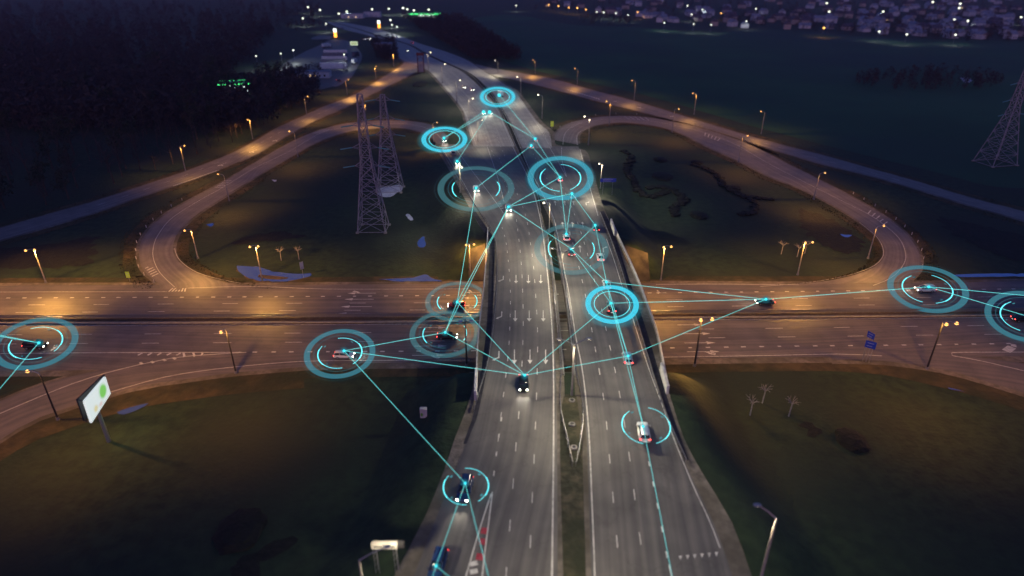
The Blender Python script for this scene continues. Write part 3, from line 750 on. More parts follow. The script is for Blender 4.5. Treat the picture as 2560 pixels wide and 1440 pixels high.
# ------------------------------------------------------------------ ponds, snow, planting
ponds = [([(590,663),(640,666),(690,678),(740,684),(775,682),(782,688),(760,694),(735,700),(700,704),(650,700),(610,688),(596,674)],'pond'),
 ([(950,697),(1000,695),(1040,692),(1058,686),(1072,687),(1082,697),(1106,702),(1060,704),(1000,703)],'pond'),
 ([(1046,600),(1058,590),(1064,606),(1063,616),(1052,619),(1043,610)],'pond'),
 ([(2100,584),(2112,586),(2131,587),(2120,592),(2108,590)],'puddle'),([(514,561),(526,558),(535,558),(528,566)],'puddle'),
 ([(2380,687),(2440,684),(2560,683),(2700,683),(2700,689),(2500,691),(2400,692)],'pond'),
 ([(290,1030),(340,1014),(370,1008),(350,1022),(310,1036)],'puddle'),([(2370,968),(2410,978),(2400,976),(2375,972)],'puddle')]
labs = ['large ragged pond by the roadside under the double lamp','long thin pond at the roadside left of the bridge','small rounded pond below the pylons','little puddle inside the right loop','little puddle inside the left loop near the bend','straight strip of water beyond the cross road at the right edge','dim puddle behind the lit billboard','dim sliver of water below the right lamp']
for (px, nm), lb in zip(ponds, labs):
    strct(patch('wet_bank', px, M['earth'], -.085, ragged=2.4 if nm == 'pond' else 1.0)); o = patch(nm, px, M['water'], -.06, ragged=.9 if nm == 'pond' else .3); o['kind'] = 'structure'; o['label'] = lb
for px, lb in (([(948,470),(975,464),(1002,462),(1008,470),(996,480),(975,492),(950,490),(944,480)],'large snow patch'),([(1014,536),(1022,534),(1032,544),(1030,550),(1020,546)],'small snow patch'),([(2400,193),(2425,196),(2428,204),(2412,206)],'far snow patch'),([(680,449),(690,450),(686,454)],'tiny snow patch')):
    bmp = patch('snow_patch', px, M['snow'], -.05, ragged=.6); bmp['kind'] = 'structure'
# earth island in the pond
o = patch('pond_islet', [(648,686),(690,690),(722,694),(700,698),(665,696),(645,692)], M['earth'], -.03); o['kind'] = 'structure'
# dark serpentine planting beds: low mounds of shrubs
def bed(px, w, label):
    pts = catmull([P(*p) for p in px], 1.6)
    bm = bmesh.new()
    for i, p in enumerate(pts):
        for k2 in range(3):
            q = V((p.x + random.uniform(-w, w)*.7, p.y + random.uniform(-w, w)*.9, .1)); r = random.uniform(.6, 1.1)
            bmesh.ops.create_icosphere(bm, subdivisions=1, radius=1, matrix=Matrix.Translation(q) @ Matrix.Diagonal((r*1.3, r*1.3, r*.5, 1)))
    for v in bm.verts: v.co += V((random.uniform(-.15,.15), random.uniform(-.15,.15), random.uniform(-.08,.12)))
    c = pts[len(pts)//2].copy(); bmesh.ops.translate(bm, verts=bm.verts[:], vec=-c)
    tag(obj('shrub_bed', bm, M['darkplant'], loc=c), label, 'shrub bed', 'dark planting beds inside the right loop')
bed([(1558,378),(1578,392),(1568,420),(1582,450),(1600,480),(1630,492),(1665,480)], 1.6, 'long dark shrub bed curling down the left side of the right loop')
bed([(1622,470),(1660,468),(1700,485),(1708,500),(1685,520),(1690,538)], 1.6, 'hook-shaped dark shrub bed in the middle of the right loop')
bed([(1735,412),(1770,425),(1800,445),(1810,465),(1850,488),(1885,505),(1880,530),(1850,535)], 1.3, 'thin dark shrub bed winding down the right side of the right loop')
bed([(1850,488),(1880,494),(1925,498)], .8, 'short straight dark shrub branch off the winding bed')
def mound(px, rx, ry, label, group='round dark shrub clumps'):
    p = P(*px); bm = bmesh.new()
    bmesh.ops.create_icosphere(bm, subdivisions=3, radius=1, matrix=Matrix.Diagonal((rx, ry, .9, 1)))
    for v in bm.verts: v.co *= random.uniform(.88, 1.08)
    tag(obj('shrub_clump', bm, M['darkplant'], loc=(p.x, p.y, -.1)), label, 'shrubs', group)
mound((1650,399), 3.0, 4.0, 'small round dark shrub clump at the top of the right loop')
mound((1656,441), 4.2, 6.0, 'larger round dark shrub clump under the small one in the right loop')
mound((1746,538), 2.8, 4.2, 'round dark shrub clump at the bottom of the right loop')
mound((1742,406), 2.6, 3.0, 'faint dark shrub clump beside the winding bed')
mound((1835,470), 2.6, 3.0, 'faint dark shrub clump right of the winding bed')
mound((600,1325), 3.6, 4.4, 'round black shrub clump in the lower left field')
mound((2130,1100), 2.6, 3.4, 'oval dark shrub clump in the right field behind the bare trees')
mound((1050,210), 5, 12, 'dark shrub clump in the grass wedge left of the main road')
mound((690,665), 3, 3, 'reddish shrub clump by the roadside pond') if False else None
for px, lb in (([(0,620),(120,610),(235,590),(240,610),(215,660),(100,668),(0,668)],'left'),([(2345,540),(2480,570),(2600,600),(2700,650),(2560,655),(2460,620),(2380,580)],'right'),([(560,1420),(640,1380),(720,1330),(740,1350),(650,1430),(580,1480)],'near'),([(590,600),(640,586),(700,580),(760,590),(700,600),(640,606),(580,612)],'loop'),
    ([(1990,1062),(2030,1058),(2060,1072),(2046,1090),(2020,1084)],'field'),([(2000,520),(2100,560),(2160,620),(2100,630),(2040,600),(2000,560)],'bend')):
    o = patch('dark_scrub', px, M['darkplant'], -.07, ragged=2.2); o['kind'] = 'structure'

# ------------------------------------------------------------------ street lamps
def spot(name, col, e, parent, loc, size=160, blend=.6, rot=(0,0,0), rad=.25):
    key = name + '_data' + str(e) + '_' + str(col[2])
    d = bpy.data.lights.get(key)
    if not d:
        d = bpy.data.lights.new(key, 'SPOT'); d.energy = e * (.50 if col[2] < .3 else .41); d.color = col; d.spot_size = R(size); d.spot_blend = blend; d.shadow_soft_size = rad
        if name in ('lamp_light', 'mast_light'):
            # street luminaire optics: more light thrown out to the sides than straight down, so the road is lit evenly
            d.use_nodes = True; t = d.node_tree; n = t.nodes; L = t.links; em = n['Emission']
            co = n.new('ShaderNodeTexCoord'); sx = n.new('ShaderNodeSeparateXYZ'); L.new(co.outputs['Normal'], sx.inputs[0])
            ab = n.new('ShaderNodeMath'); ab.operation = 'ABSOLUTE'; L.new(sx.outputs['Z'], ab.inputs[0])
            mx = n.new('ShaderNodeMath'); mx.operation = 'MAXIMUM'; L.new(ab.outputs[0], mx.inputs[0]); mx.inputs[1].default_value = .34
            pw = n.new('ShaderNodeMath'); pw.operation = 'POWER'; L.new(mx.outputs[0], pw.inputs[0]); pw.inputs[1].default_value = -2.9
            ml = n.new('ShaderNodeMath'); ml.operation = 'MULTIPLY'; L.new(pw.outputs[0], ml.inputs[0]); ml.inputs[1].default_value = .50
            L.new(ml.outputs[0], em.inputs['Strength'])
    o = bpy.data.objects.new(name, d); COL.objects.link(o); o.parent = parent; o.location = loc; o.rotation_euler = rot
    return o
AMB, WHT = (1.0, .455, .085), (1.0, .86, .58)
def make_lamp(kind, lit=True, e=5200):
    root = empty('street_lamp', (0,0,0)); H0 = 11.0
    bm = bmesh.new(); tube(bm, [(0,0,-.3),(0,0,H0-.9)], [.19,.11], 10); obj('pole', bm, M['dark'] if kind.endswith('n') else M['pole'], root)  # near-side poles: dark material stands in for their shaded side
    bm = bmesh.new(); tube(bm, [(0,0,-.3),(0,0,.5)], [.34,.27], 10); obj('base', bm, M['concrete'], root)
    arms = [0.0] if kind[0] == 's' else [R(32), R(-32)]
    em = M['lamp_warm'] if kind[1] == 'a' else M['lamp_white']; col = AMB if kind[1] == 'a' else WHT
    for ai, a in enumerate(arms):
        c, s = math.cos(a), math.sin(a)
        bm = bmesh.new(); tube(bm, [(0,0,H0-.95),(c*.25,s*.25,H0-.35),(c*.9,s*.9,H0-.08),(c*1.6,s*1.6,H0)], [.09,.075,.06,.05], 8); obj('arm', bm, M['galv'], root)
        bm = bmesh.new(); ell(bm, (c*1.95,s*1.95,H0+.06), (.42,.42,.13), 12, 8); h = smooth(obj('lamp_head', bm, M['galv'], root))
        bm = bmesh.new(); ell(bm, (c*2.0,s*2.0,H0-.02), (.34,.34,.24), 12, 8)
        smooth(obj('lens', bm, em if lit else M['head_off'], h))
        if lit: spot('lamp_light', col, e/len(arms)*1.25 if len(arms) > 1 else e, root, (c*2.0,s*2.0,H0-.45))
    return root
protos = {}
def lamp(base, head, kind, label, group, lit=True, e=5200, hill=False, h=None, rz=None):
    key = (kind, lit, e)
    if key in protos: r = clone(protos[key])
    else: r = make_lamp(kind, lit, e); protos[key] = r
    b = PM(*base) if hill else PT(*base)
    q = PY(head[0], head[1], b.y)
    hh = max(9.0, min(14.5, q.z - b.z)) if h is None else h
    q2 = P(head[0], head[1], b.z + hh); v = q2 - b
    if rz is None: rz = math.atan2(v.y, v.x) if (abs(v.x) > .5 or abs(v.y) > 1) else R(-90)
    if kind[0] == 'd' : rz = R(-80)
    r.location = b; r.rotation_euler = (0, 0, rz); s = hh/11.0; r.scale = (max(s, .95),)*2 + (s,)
    tag(r, label, 'street lamp', group)
    return r
G1, G2, G3, G4 = 'amber lamps along the left outer ramp', 'amber lamps along the right outer ramp', 'double amber lamps along the cross road', 'white lamps along the main road'
for i, (b, h) in enumerate((((464,427),(454,364)),((632,347),(624,297)),((767,288),(766,241)),((868,236),(868,199)),((940,198),(941,166)),((985,165),(987,139)))):
    lamp(b, h, 'sa', 'amber street lamp beside the left outer ramp, %s' % ['leftmost and nearest of its row','above the give-way arrows of the ramp','above the middle of the ramp','just below the truck park','second from the junction with the main road','nearest the junction with the main road'][i], G1, e=7500)
for b, h, t in (((745,392),(730,328),'on the upper outside of the left loop'),((573,502),(551,435),'inside the left loop beside its white stripes'),((495,645),(465,575),'inside the sharp bend of the left loop'),((1085,357),(1092,306),'at the top right of the left loop by the glowing ring'),((915,305),(916,265),'at the top of the left loop behind the pylons')):
    lamp(b, h, 'sa', 'amber street lamp ' + t, 'amber lamps on the left loop', e=6500)
for b, h, t in (((2034,498),(2055,432),'inside the right loop halfway along its long side'),((2170,645),(2204,564),'inside the sharp bend of the right loop'),((1846,405),(1863,339),'inside the right loop above the bright lamp at its middle'),((1680,330),(1691,272),'between the right loop and the outer ramp'),((1523,312),(1524,253),'dark pole inside the top of the right loop')):
    lamp(b, h, 'sa', 'amber street lamp ' + t, 'amber lamps on the right loop', e=6500)
for i, (b, h) in enumerate((((1338,183),(1335,150)),((1443,211),(1441,171)),((1585,250),(1584,201)),((1735,286),(1735,233)),((1903,334),(1909,278)))):
    lamp(b, h, 'sa', 'amber lamp on the field side of the right ramp, %s from the main road' % ['first','second','third','fourth','fifth'][i], G2, e=7500)
for b, h, t in (((115,706),(74,619),'at the far side of the cross road near the left edge'),((655,697),(637,610),'standing at the large roadside pond'),((1176,684),(1170,615),'just left of the far end of the bridge'),((1652,700),(1664,611),'just right of the far end of the bridge'),((1994,686),(2020,600),'beside the pale bare trees inside the right loop')):
    lamp(b, h, 'da', 'double amber lamp ' + t, G3, e=17000 if b[0] < 200 else 10500)
for b, h, t in (((590,932),(567,817),'single lamp on a shade-darkened pole at the near side of the cross road'),((145,1048),(81,928),'dim lamp behind the lit billboard')):
    lamp(b, h, 'san', t, 'amber lamps on the near side of the cross road', e=11000)
for b, h, t in (((1736,914),(1751,787),'right of the bridge by the lane arrows'),((2317,922),(2350,798),'at the start of the lower right ramp')):
    lamp(b, h, 'dan', 'near double street lamp ' + t, 'double lamps on the near side of the cross road', e=10500)
lamp((1167,914),(1160,792),'dwn','unlit double street lamp on the near side of the cross road, left of the bridge','double lamps on the near side of the cross road', lit=False)
for b, h, t in (((1245,182),(1240,151),'farthest right, at the mouth of the outer ramp'),((1302,243),(1297,192),'right of the main road below the outer ramp'),((1355,296),(1347,237),'on the right grass wedge nearest the yellow sign'),((1471,362),(1467,291),'at the throat of the right loop'),((1501,470),(1494,411),'beside the blue sign right of the main road'),
    ((1071,176),(1074,131),'left of the main road beside the red stele'),((1106,208),(1109,160),'second left of the main road after the stele'),((1142,256),(1146,200),'third left of the main road after the stele'),((1173,303),(1179,246),'fourth left of the main road after the stele'),((1151,480),(1160,422),'left of the ramp car with the wide faint ring')):
    lamp(b, h, 'sw', 'white street lamp ' + t, G4, e=9500)
# lamps in the median, over both carriageways
lamp((1373,581),(1360,507),'sw','white street lamp in the grass at the far end of the bridge slot', G4, e=9000)
def yard_lamp(base, top, label, aims, e, glow_dir, litlens=True):
    b = PM(*base); q = PY(top[0], top[1], b.y); hh = q.z - b.z
    root = empty('street_lamp', b); 
    bm = bmesh.new(); tube(bm, [(0,0,-.3),(0,0,hh)], [.19,.11], 10); obj('pole', bm, M['pole'], root)
    for a, r in aims:
        c, s = math.cos(a), math.sin(a)
        bm = bmesh.new(); tube(bm, [(0,0,hh-.05),(c*r*.5,s*r*.5,hh+.55),(c*r,s*r,hh+.9)], [.08,.065,.05], 8); obj('arm', bm, M['galv'], root)
        bm = bmesh.new(); ell(bm, (c*(r+.35),s*(r+.35),hh+.93), (.5,.3,.12), 12, 6); h = smooth(obj('lamp_head', bm, M['galv'], root)); 
        bm = bmesh.new(); ell(bm, (c*(r+.35),s*(r+.35),hh+.86), (.36,.24,.1), 12, 6); smooth(obj('lens', bm, M['lamp_white'], h))
        spot('lamp_light', WHT, e, root, (c*(r+.4), s*(r+.4), hh+.6), 156, .7)
    tag(root, label, 'street lamp', G4)
yard_lamp((1429,987),(1435,862),'tall median pole with two arms at the near end of the bridge slot',[(R(12),2.2),(R(172),2.2)],12500,0)
yard_lamp((1404,706),(1406,632),'median pole with two arms beside the slot in the middle of the bridge',[(R(20),2.2),(R(165),2.2)],8500,0)
yard_lamp((912,1490),(906,1400),'pale street lamp pole cut by the bottom edge, left of the small gantry',[(R(20),3.0)],4200,0)
yard_lamp((1893,1480),(1943,1296),'pale street lamp pole with a curved arm at the bottom right of the road',[(R(150),1.9)],11000,0)
yard_lamp((1434,1560),(1436,1470),'median street lamp below the bottom edge of the picture',[(R(10),2.0),(R(170),2.0)],2500,0)
yard_lamp((1195,356),(1196,305),'slim street lamp left of the two cars with cyan nodes',[(R(10),1.8)],7500,0)

# ------------------------------------------------------------------ cars
def paint(name, col, rough=.28, metal=.2): return mat(name, col, rough, metal, spec=.6)
PAINT = {'white': paint('white_car_paint', (.78,.78,.78)), 'silver': paint('silver_car_paint', (.5,.52,.55), .3, .6), 'black': paint('black_car_paint', (.012,.013,.016)),
 'dark': paint('dark_grey_car_paint', (.05,.055,.065)), 'blue': paint('blue_car_paint', (.02,.05,.15)), 'red': paint('dark_red_car_paint', (.22,.02,.025)), 'teal': paint('dark_teal_car_paint', (.02,.08,.10)), 'grey': paint('grey_car_paint', (.22,.22,.24), .3, .5)}
def loft(st, profile):
    bm = bmesh.new(); rings = []
    for s in st: rings.append([bm.verts.new(p) for p in profile(s)])
    n = len(rings[0])
    for a, b in zip(rings, rings[1:]):
        for i in range(n): bm.faces.new((a[i], a[(i+1)%n], b[(i+1)%n], b[i]))
    bm.faces.new(rings[0][::-1]); bm.faces.new(rings[-1])
    bmesh.ops.recalc_face_normals(bm, faces=bm.faces[:]); return bm
SHAPES = {
 'sedan': dict(L=4.5, W=.90, body=[(-2.25,.70,.38,.80),(-2.18,.83,.30,.92),(-1.6,.90,.24,.96),(-.9,.90,.22,.95),(.5,.90,.22,.93),(1.1,.89,.22,.90),(1.8,.86,.24,.80),(2.12,.78,.28,.68),(2.25,.64,.36,.58)],
   gh=[(-1.75,.70,.93,.95),(-1.15,.62,.95,1.38),(-.5,.61,.95,1.44),(.15,.62,.94,1.40),(1.05,.74,.9,.93)], roof=(-1.15,.18,.60,1.40)),
 'hatch': dict(L=4.2, W=.89, body=[(-2.1,.74,.38,.90),(-2.04,.84,.30,1.0),(-1.5,.89,.24,1.0),(-.6,.89,.22,.98),(.6,.89,.22,.95),(1.1,.88,.22,.92),(1.7,.85,.24,.82),(2.0,.78,.28,.70),(2.1,.64,.36,.6)],
   gh=[(-2.02,.72,.98,1.02),(-1.75,.64,.98,1.42),(-.8,.63,.98,1.48),(.1,.63,.96,1.43),(1.05,.74,.92,.95)], roof=(-1.75,.12,.61,1.44)),
 'suv': dict(L=4.7, W=.95, body=[(-2.35,.80,.45,1.0),(-2.28,.90,.36,1.10),(-1.6,.95,.30,1.12),(-.5,.95,.28,1.10),(.7,.95,.28,1.08),(1.2,.94,.28,1.05),(1.95,.91,.32,.98),(2.25,.84,.36,.85),(2.35,.70,.46,.7)],
   gh=[(-2.25,.80,1.1,1.15),(-2.05,.72,1.1,1.68),(-.9,.70,1.1,1.75),(.25,.70,1.08,1.70),(1.15,.82,1.05,1.08)], roof=(-2.05,.28,.70,1.70)),
 'van': dict(L=5.6, W=.98, body=[(-2.8,.88,.45,1.2),(-2.74,.95,.36,1.3),(-1.8,.98,.30,1.32),(0,.98,.28,1.30),(1.4,.98,.28,1.25),(2.1,.96,.28,1.1),(2.6,.90,.34,.95),(2.8,.76,.44,.75)],
   gh=[(-2.76,.92,1.28,1.34),(-2.70,.88,1.3,2.2),(-.9,.86,1.3,2.32),(1.0,.86,1.26,2.22),(2.05,.90,1.12,1.2)], roof=(-2.70,1.05,.86,2.24)),
}
def body_prof(s):
    x, w, zl, zt = s
    hh = [(-w*.9,zl),(-w,zl+.18),(-w,zt-.20),(-w*.93,zt-.05),(-w*.75,zt),(0,zt+.03),(w*.75,zt),(w*.93,zt-.05),(w,zt-.20),(w,zl+.18),(w*.9,zl),(0,zl)]
    return [V((x, y, z)) for y, z in hh]
def gh_prof(s):
    x, w, zl, zt = s; w2 = w*.90
    hh = [(-w*1.12,zl),(-w2,zt-.06),(-w2*.9,zt),(0,zt+.02),(w2*.9,zt),(w2,zt-.06),(w*1.12,zl),(0,zl-.05)]
    return [V((x, y, z)) for y, z in hh]
car_protos = {}
def build_car(shape):
    S = SHAPES[shape]; root = empty('car', (0,0,0)); L, Wd = S['L'], S['W']
    b = smooth(obj('body', loft(S['body'], body_prof), PAINT['white'], root)); b.material_slots[0].link = 'OBJECT'
    sub = b.modifiers.new('subsurf', 'SUBSURF'); sub.levels = 1; sub.render_levels = 1
    g = smooth(obj('window', loft(S['gh'], gh_prof), M['glass'], root))
    x0, x1, w, z = S['roof']
    bm = bmesh.new(); n = 7
    top = []
    for i in range(n):
        t = i/(n-1); x = x0 + (x1-x0)*t; zz = z + .075*math.sin(math.pi*t)
        top.append([bm.verts.new((x, y, zz + .02*(1-(y/w)**2) - zo)) for zo in (0, .05) for y in (-w*.88,-w*.4,0,w*.4,w*.88)])
    for a, c in zip(top, top[1:]):
        for o in (0, 5):
            for i in range(4): bm.faces.new((a[o+i], a[o+i+1], c[o+i+1], c[o+i]))
        bm.faces.new((a[0], c[0], c[5], a[5])); bm.faces.new((a[4], a[9], c[9], c[4]))
    bmesh.ops.recalc_face_normals(bm, faces=bm.faces[:])
    rf = smooth(obj('roof', bm, PAINT['white'], root)); rf.material_slots[0].link = 'OBJECT'
    # pillars
    gh = S['gh']
    for sd in (-1, 1):
        bm = bmesh.new()
        tube(bm, [(gh[-1][0]-.05, sd*gh[-1][1]*1.04, gh[-1][2]+.03), (gh[-2][0]+.02, sd*gh[-2][1]*.90, gh[-2][3]-.01)], .045, 5)
        tube(bm, [(gh[0][0]+.05, sd*gh[0][1]*1.02, gh[0][2]+.03), (gh[1][0], sd*gh[1][1]*.90, gh[1][3]-.01)], .06, 5)
        tube(bm, [(gh[2][0]+.1, sd*gh[2][1]*1.09, gh[2][2]+.03), (gh[2][0]+.05, sd*gh[2][1]*.92, gh[2][3]-.03)], .04, 5)
        pl = obj('pillar', bm, PAINT['white'], root); pl.material_slots[0].link = 'OBJECT'
        bm = bmesh.new(); ell(bm, (gh[-1][0]-.18, sd*(Wd+.09), gh[-1][2]+.08), (.09,.12,.08), 8, 5)
        mr = smooth(obj('door_mirror', bm, PAINT['white'], root)); mr.material_slots[0].link = 'OBJECT'
    wr_ = .33 if shape in ('sedan','hatch') else .37
    for fx in (L*.31, -L*.29):
        for sd in (-1, 1):
            bm = bmesh.new(); tube(bm, [(fx, sd*(Wd-.20), wr_), (fx, sd*(Wd+.012), wr_)], wr_, 18); wo = obj('wheel', bm, M['rubber'], root)
            bm = bmesh.new(); tube(bm, [(fx, sd*(Wd-.02), wr_), (fx, sd*(Wd+.02), wr_)], wr_*.62, 12); obj('rim', bm, M['rim'], wo)
    bt = S['body']
    for sd in (-1, 1):
        bm = bmesh.new(); ell(bm, (L/2-.14, sd*Wd*.70, bt[-2][3]-.10), (.15,.17,.10), 10, 6); hl = smooth(obj('headlight', bm, M['head_on'], root)); hl.material_slots[0].link = 'OBJECT'; hl.material_slots[0].material = M['head_on']
        bm = bmesh.new(); ell(bm, (-L/2+.07, sd*Wd*.76, bt[1][3]-.14), (.10,.16,.10), 10, 6); smooth(obj('tail_light', bm, M['tail_on'], root))
    bm = bmesh.new(); box(bm, -L/2-.015, -L/2+.02, -.26, .26, bt[0][2]+.12, bt[0][2]+.24); obj('number_plate', bm, M['plate'], root)
    return root
def car(px, d, shape, color, label, hill=True, lit=True, tail=True, beam=0, group=None, sc=1.0):
    if shape not in car_protos: r = build_car(shape); car_protos[shape] = r
    else: r = clone(car_protos[shape])
    prj = PM if hill else (lambda x, y, dz=0: P(x, y, dz))
    c = prj(px[0], px[1], .75); e = prj(px[0]+d[0], px[1]+d[1], .75); v = e - c
    z = zm(c.y) if hill else 0.0
    r.location = (c.x, c.y, z+.005); r.rotation_euler = (0, 0, math.atan2(v.y, v.x)); r.scale = (sc,)*3
    for ch in r.children:
        if ch.name.split('.')[0] in ('body','roof','pillar','door_mirror'): ch.material_slots[0].material = PAINT[color]
    if beam:
        L = SHAPES[shape]['L']
        for sd in (-.55, .55):
            spot('headlight_beam', (1,.9,.7), beam, r, (L/2+.05, sd, .65), 55, .8, (0, R(-80), 0), .08)
    tag(r, label, 'car' if shape != 'van' else 'van', group or 'cars on the road')
    return r
# a fresh car is copied from the first of its kind, so beams are added only after all copies: collect first
cars = [
 ((1309,955),(0,50),'sedan','black','black car with lit headlights on the left carriageway just past the bridge',1,1),
 ((1162,1222),(-12,50),'suv','blue','dark blue car with lit headlights inside the broken ring at the lower left ramp',1,1),
 ((1094,1412),(-14,50),'suv','blue','blue car with bright headlights cut by the bottom edge',1,1),
 ((1271,520),(8,50),'hatch','silver','pale car with two bright headlights where the ramp joins the main road',1,1),
 ((1190,472),(18,50),'hatch','white','white car in the middle of the wide faint ring on the ramp',1,1),
 ((1143,404),(22,50),'sedan','dark','dark car with a cyan node on the ramp, ahead of the faint-ring car',1,1),
 ((1133,382),(20,50),'sedan','grey','grey car on the ramp right behind another, no node',1,0),
 ((1110,349),(30,40),'sedan','dark','dark car with two headlights inside the bright ring at the top of the ramp',1,1),
 ((1209,282),(28,50),'hatch','white','white car with a cyan node, left of a pair coming side by side',1,1),
 ((1225,281),(28,50),'hatch','silver','silver car with a cyan node, right of a pair coming side by side',1,1),
 ((1159,217),(34,40),'sedan','dark','car with bright headlights, left of the far pair without nodes',1,1),
 ((1181,223),(34,40),'sedan','silver','car with bright headlights, right of the far pair without nodes',1,1),
 ((1018,126),(40,25),'hatch','dark','lone far car with headlights left of the red stele',1,1),
 ((856,70),(40,12),'sedan','dark','very far oncoming car near the end of the visible road',1,0),
 ((1338,349),(-22,-40),'sedan','dark','dark car with a cyan node driving away, upper of two beside the median',1,0),
 ((1328,366),(-22,-40),'hatch','teal','teal car with a cyan node driving away, lower of two beside the median',1,0),
 ((1400,447),(-16,-40),'hatch','white','white car in the centre of the large blue ring',1,0),
 ((1431,488),(-12,-40),'sedan','teal','teal car on the lower rim of the large blue ring',1,0),
 ((1490,568),(-9,-40),'sedan','black','black car with a cyan node by the far right guardrail',1,0),
 ((1416,592),(-8,-40),'hatch','white','white car at the top of the faint ring on the bridge',1,0),
 ((1428,628),(-8,-40),'sedan','dark','dark car with red tail lights inside the faint ring on the bridge',1,0),
 ((1501,641),(-8,-40),'sedan','white','white car on the right lane between the two rings',1,0),
 ((1517,709),(-7,-40),'sedan','white','white car on the upper rim of the bright solid ring',1,0),
 ((1528,767),(-7,-40),'suv','dark','dark car with a pale roof inside the bright solid ring',1,0),
 ((1569,893),(-7,-40),'hatch','silver','silver-roofed car with red tail lights right of the bridge middle',1,0),
 ((1609,1078),(-6,-40),'suv','white','white car inside the thin broken ring at the lower right',1,0),
 ((1030,107),(-40,-16),'sedan','red','far car with red tail lights just beyond the stele',1,0),
 ((985,93),(-40,-14),'sedan','dark','farthest car with red tail lights driving away',1,0),
 ((1141,761),(-50,0),'hatch','red','dark red car under the two thin lines at the far side of the cross road',0,1),
 ((1913,753),(-50,0),'sedan','teal','dark teal car at the right where three cyan lines meet',0,1),
 ((2313,722),(-50,0),'suv','white','pale car in the ring at the end of the right loop',0,1),
 ((88,862),(50,0),'suv','black','black car with bright headlights in the ring at the left edge',0,1),
 ((860,886),(50,0),'hatch','white','white car with a red tail light in the ring left of the bridge',0,1),
 ((1118,838),(50,0),'sedan','black','black car with lit headlights in the faint ring beside the bridge',0,1),
 ((2556,795),(50,0),'sedan','black','black car in the ring cut by the right edge',0,1),
 ((848,201),(40,10),'sedan','red','small car with red lights leaving the truck park',0,0),
 ((925,95),(40,16),'sedan','dark','right far car of the pair with headlights by the white sign',1,1),
 ((913,97),(40,16),'sedan','silver','left far car of the pair with headlights by the white sign',1,1),
]
made = []
for px, d, shp, colr, lb, hill, beam in cars:
    made.append((car(px, d, shp, colr, lb, bool(hill)), shp, beam, d))
for r, shp, beam, d in made:
    if not beam:
        for ch in r.children:
            if ch.name.startswith('headlight'): ch.material_slots[0].material = M['head_off']
    if beam and (r.location.y < 420):
        L = SHAPES[shp]['L']
        for sd in (-.55, .55):
            spot('headlight_beam', (1,.9,.7), 900.0 if r.location.y < 200 else 1600.0, r, (L/2+.1, sd, .65), 60, .9, (0, R(-78), 0), .08)
# white truck in the far ring
def truck(p, rz, label, cab='white', L=13.5, group=None, hh=3.9, trailer='truck_white', s=1.0):
    root = empty('truck', p, rz)
    bm = bmesh.new(); box(bm, -L+2, 0, -1.25, 1.25, 1.15, hh); bmesh.ops.bevel(bm, geom=bm.edges[:], offset=.06, segments=1); obj('trailer', bm, M[trailer], root)
    bm = bmesh.new(); box(bm, -L+2, 2.3, -.5, .5, .75, 1.12); obj('chassis', bm, M['dark'], root)
    st = [(.35,1.2,.6,3.1),(1.4,1.24,.55,3.3),(2.3,1.22,.55,2.7),(2.55,1.15,.6,1.9)]
    cb = smooth(obj('cab', loft(st, body_prof), PAINT[cab], root))
    bm = bmesh.new(); box(bm, 2.30, 2.52, -1.0, 1.0, 1.75, 2.5); obj('windscreen', bm, M['glass'], cb)
    for x in (1.7, -.2, -L+4.2, -L+3.1):
        for sd in (-1, 1):
            bm = bmesh.new(); tube(bm, [(x, sd*.9, .5),(x, sd*1.22, .5)], .5, 14); obj('wheel', bm, M['rubber'], root)
    tag(root, label, 'truck', group)
    root.scale = (s,)*3
    return root
c = PM(1250, 238, .3); e = PM(1250-30, 238-40, .3); v = e - c
truck((c.x, c.y, zm(c.y)), math.atan2(v.y, v.x), 'white box truck inside the bright ring high up on the main road', L=8.5, hh=3.3)

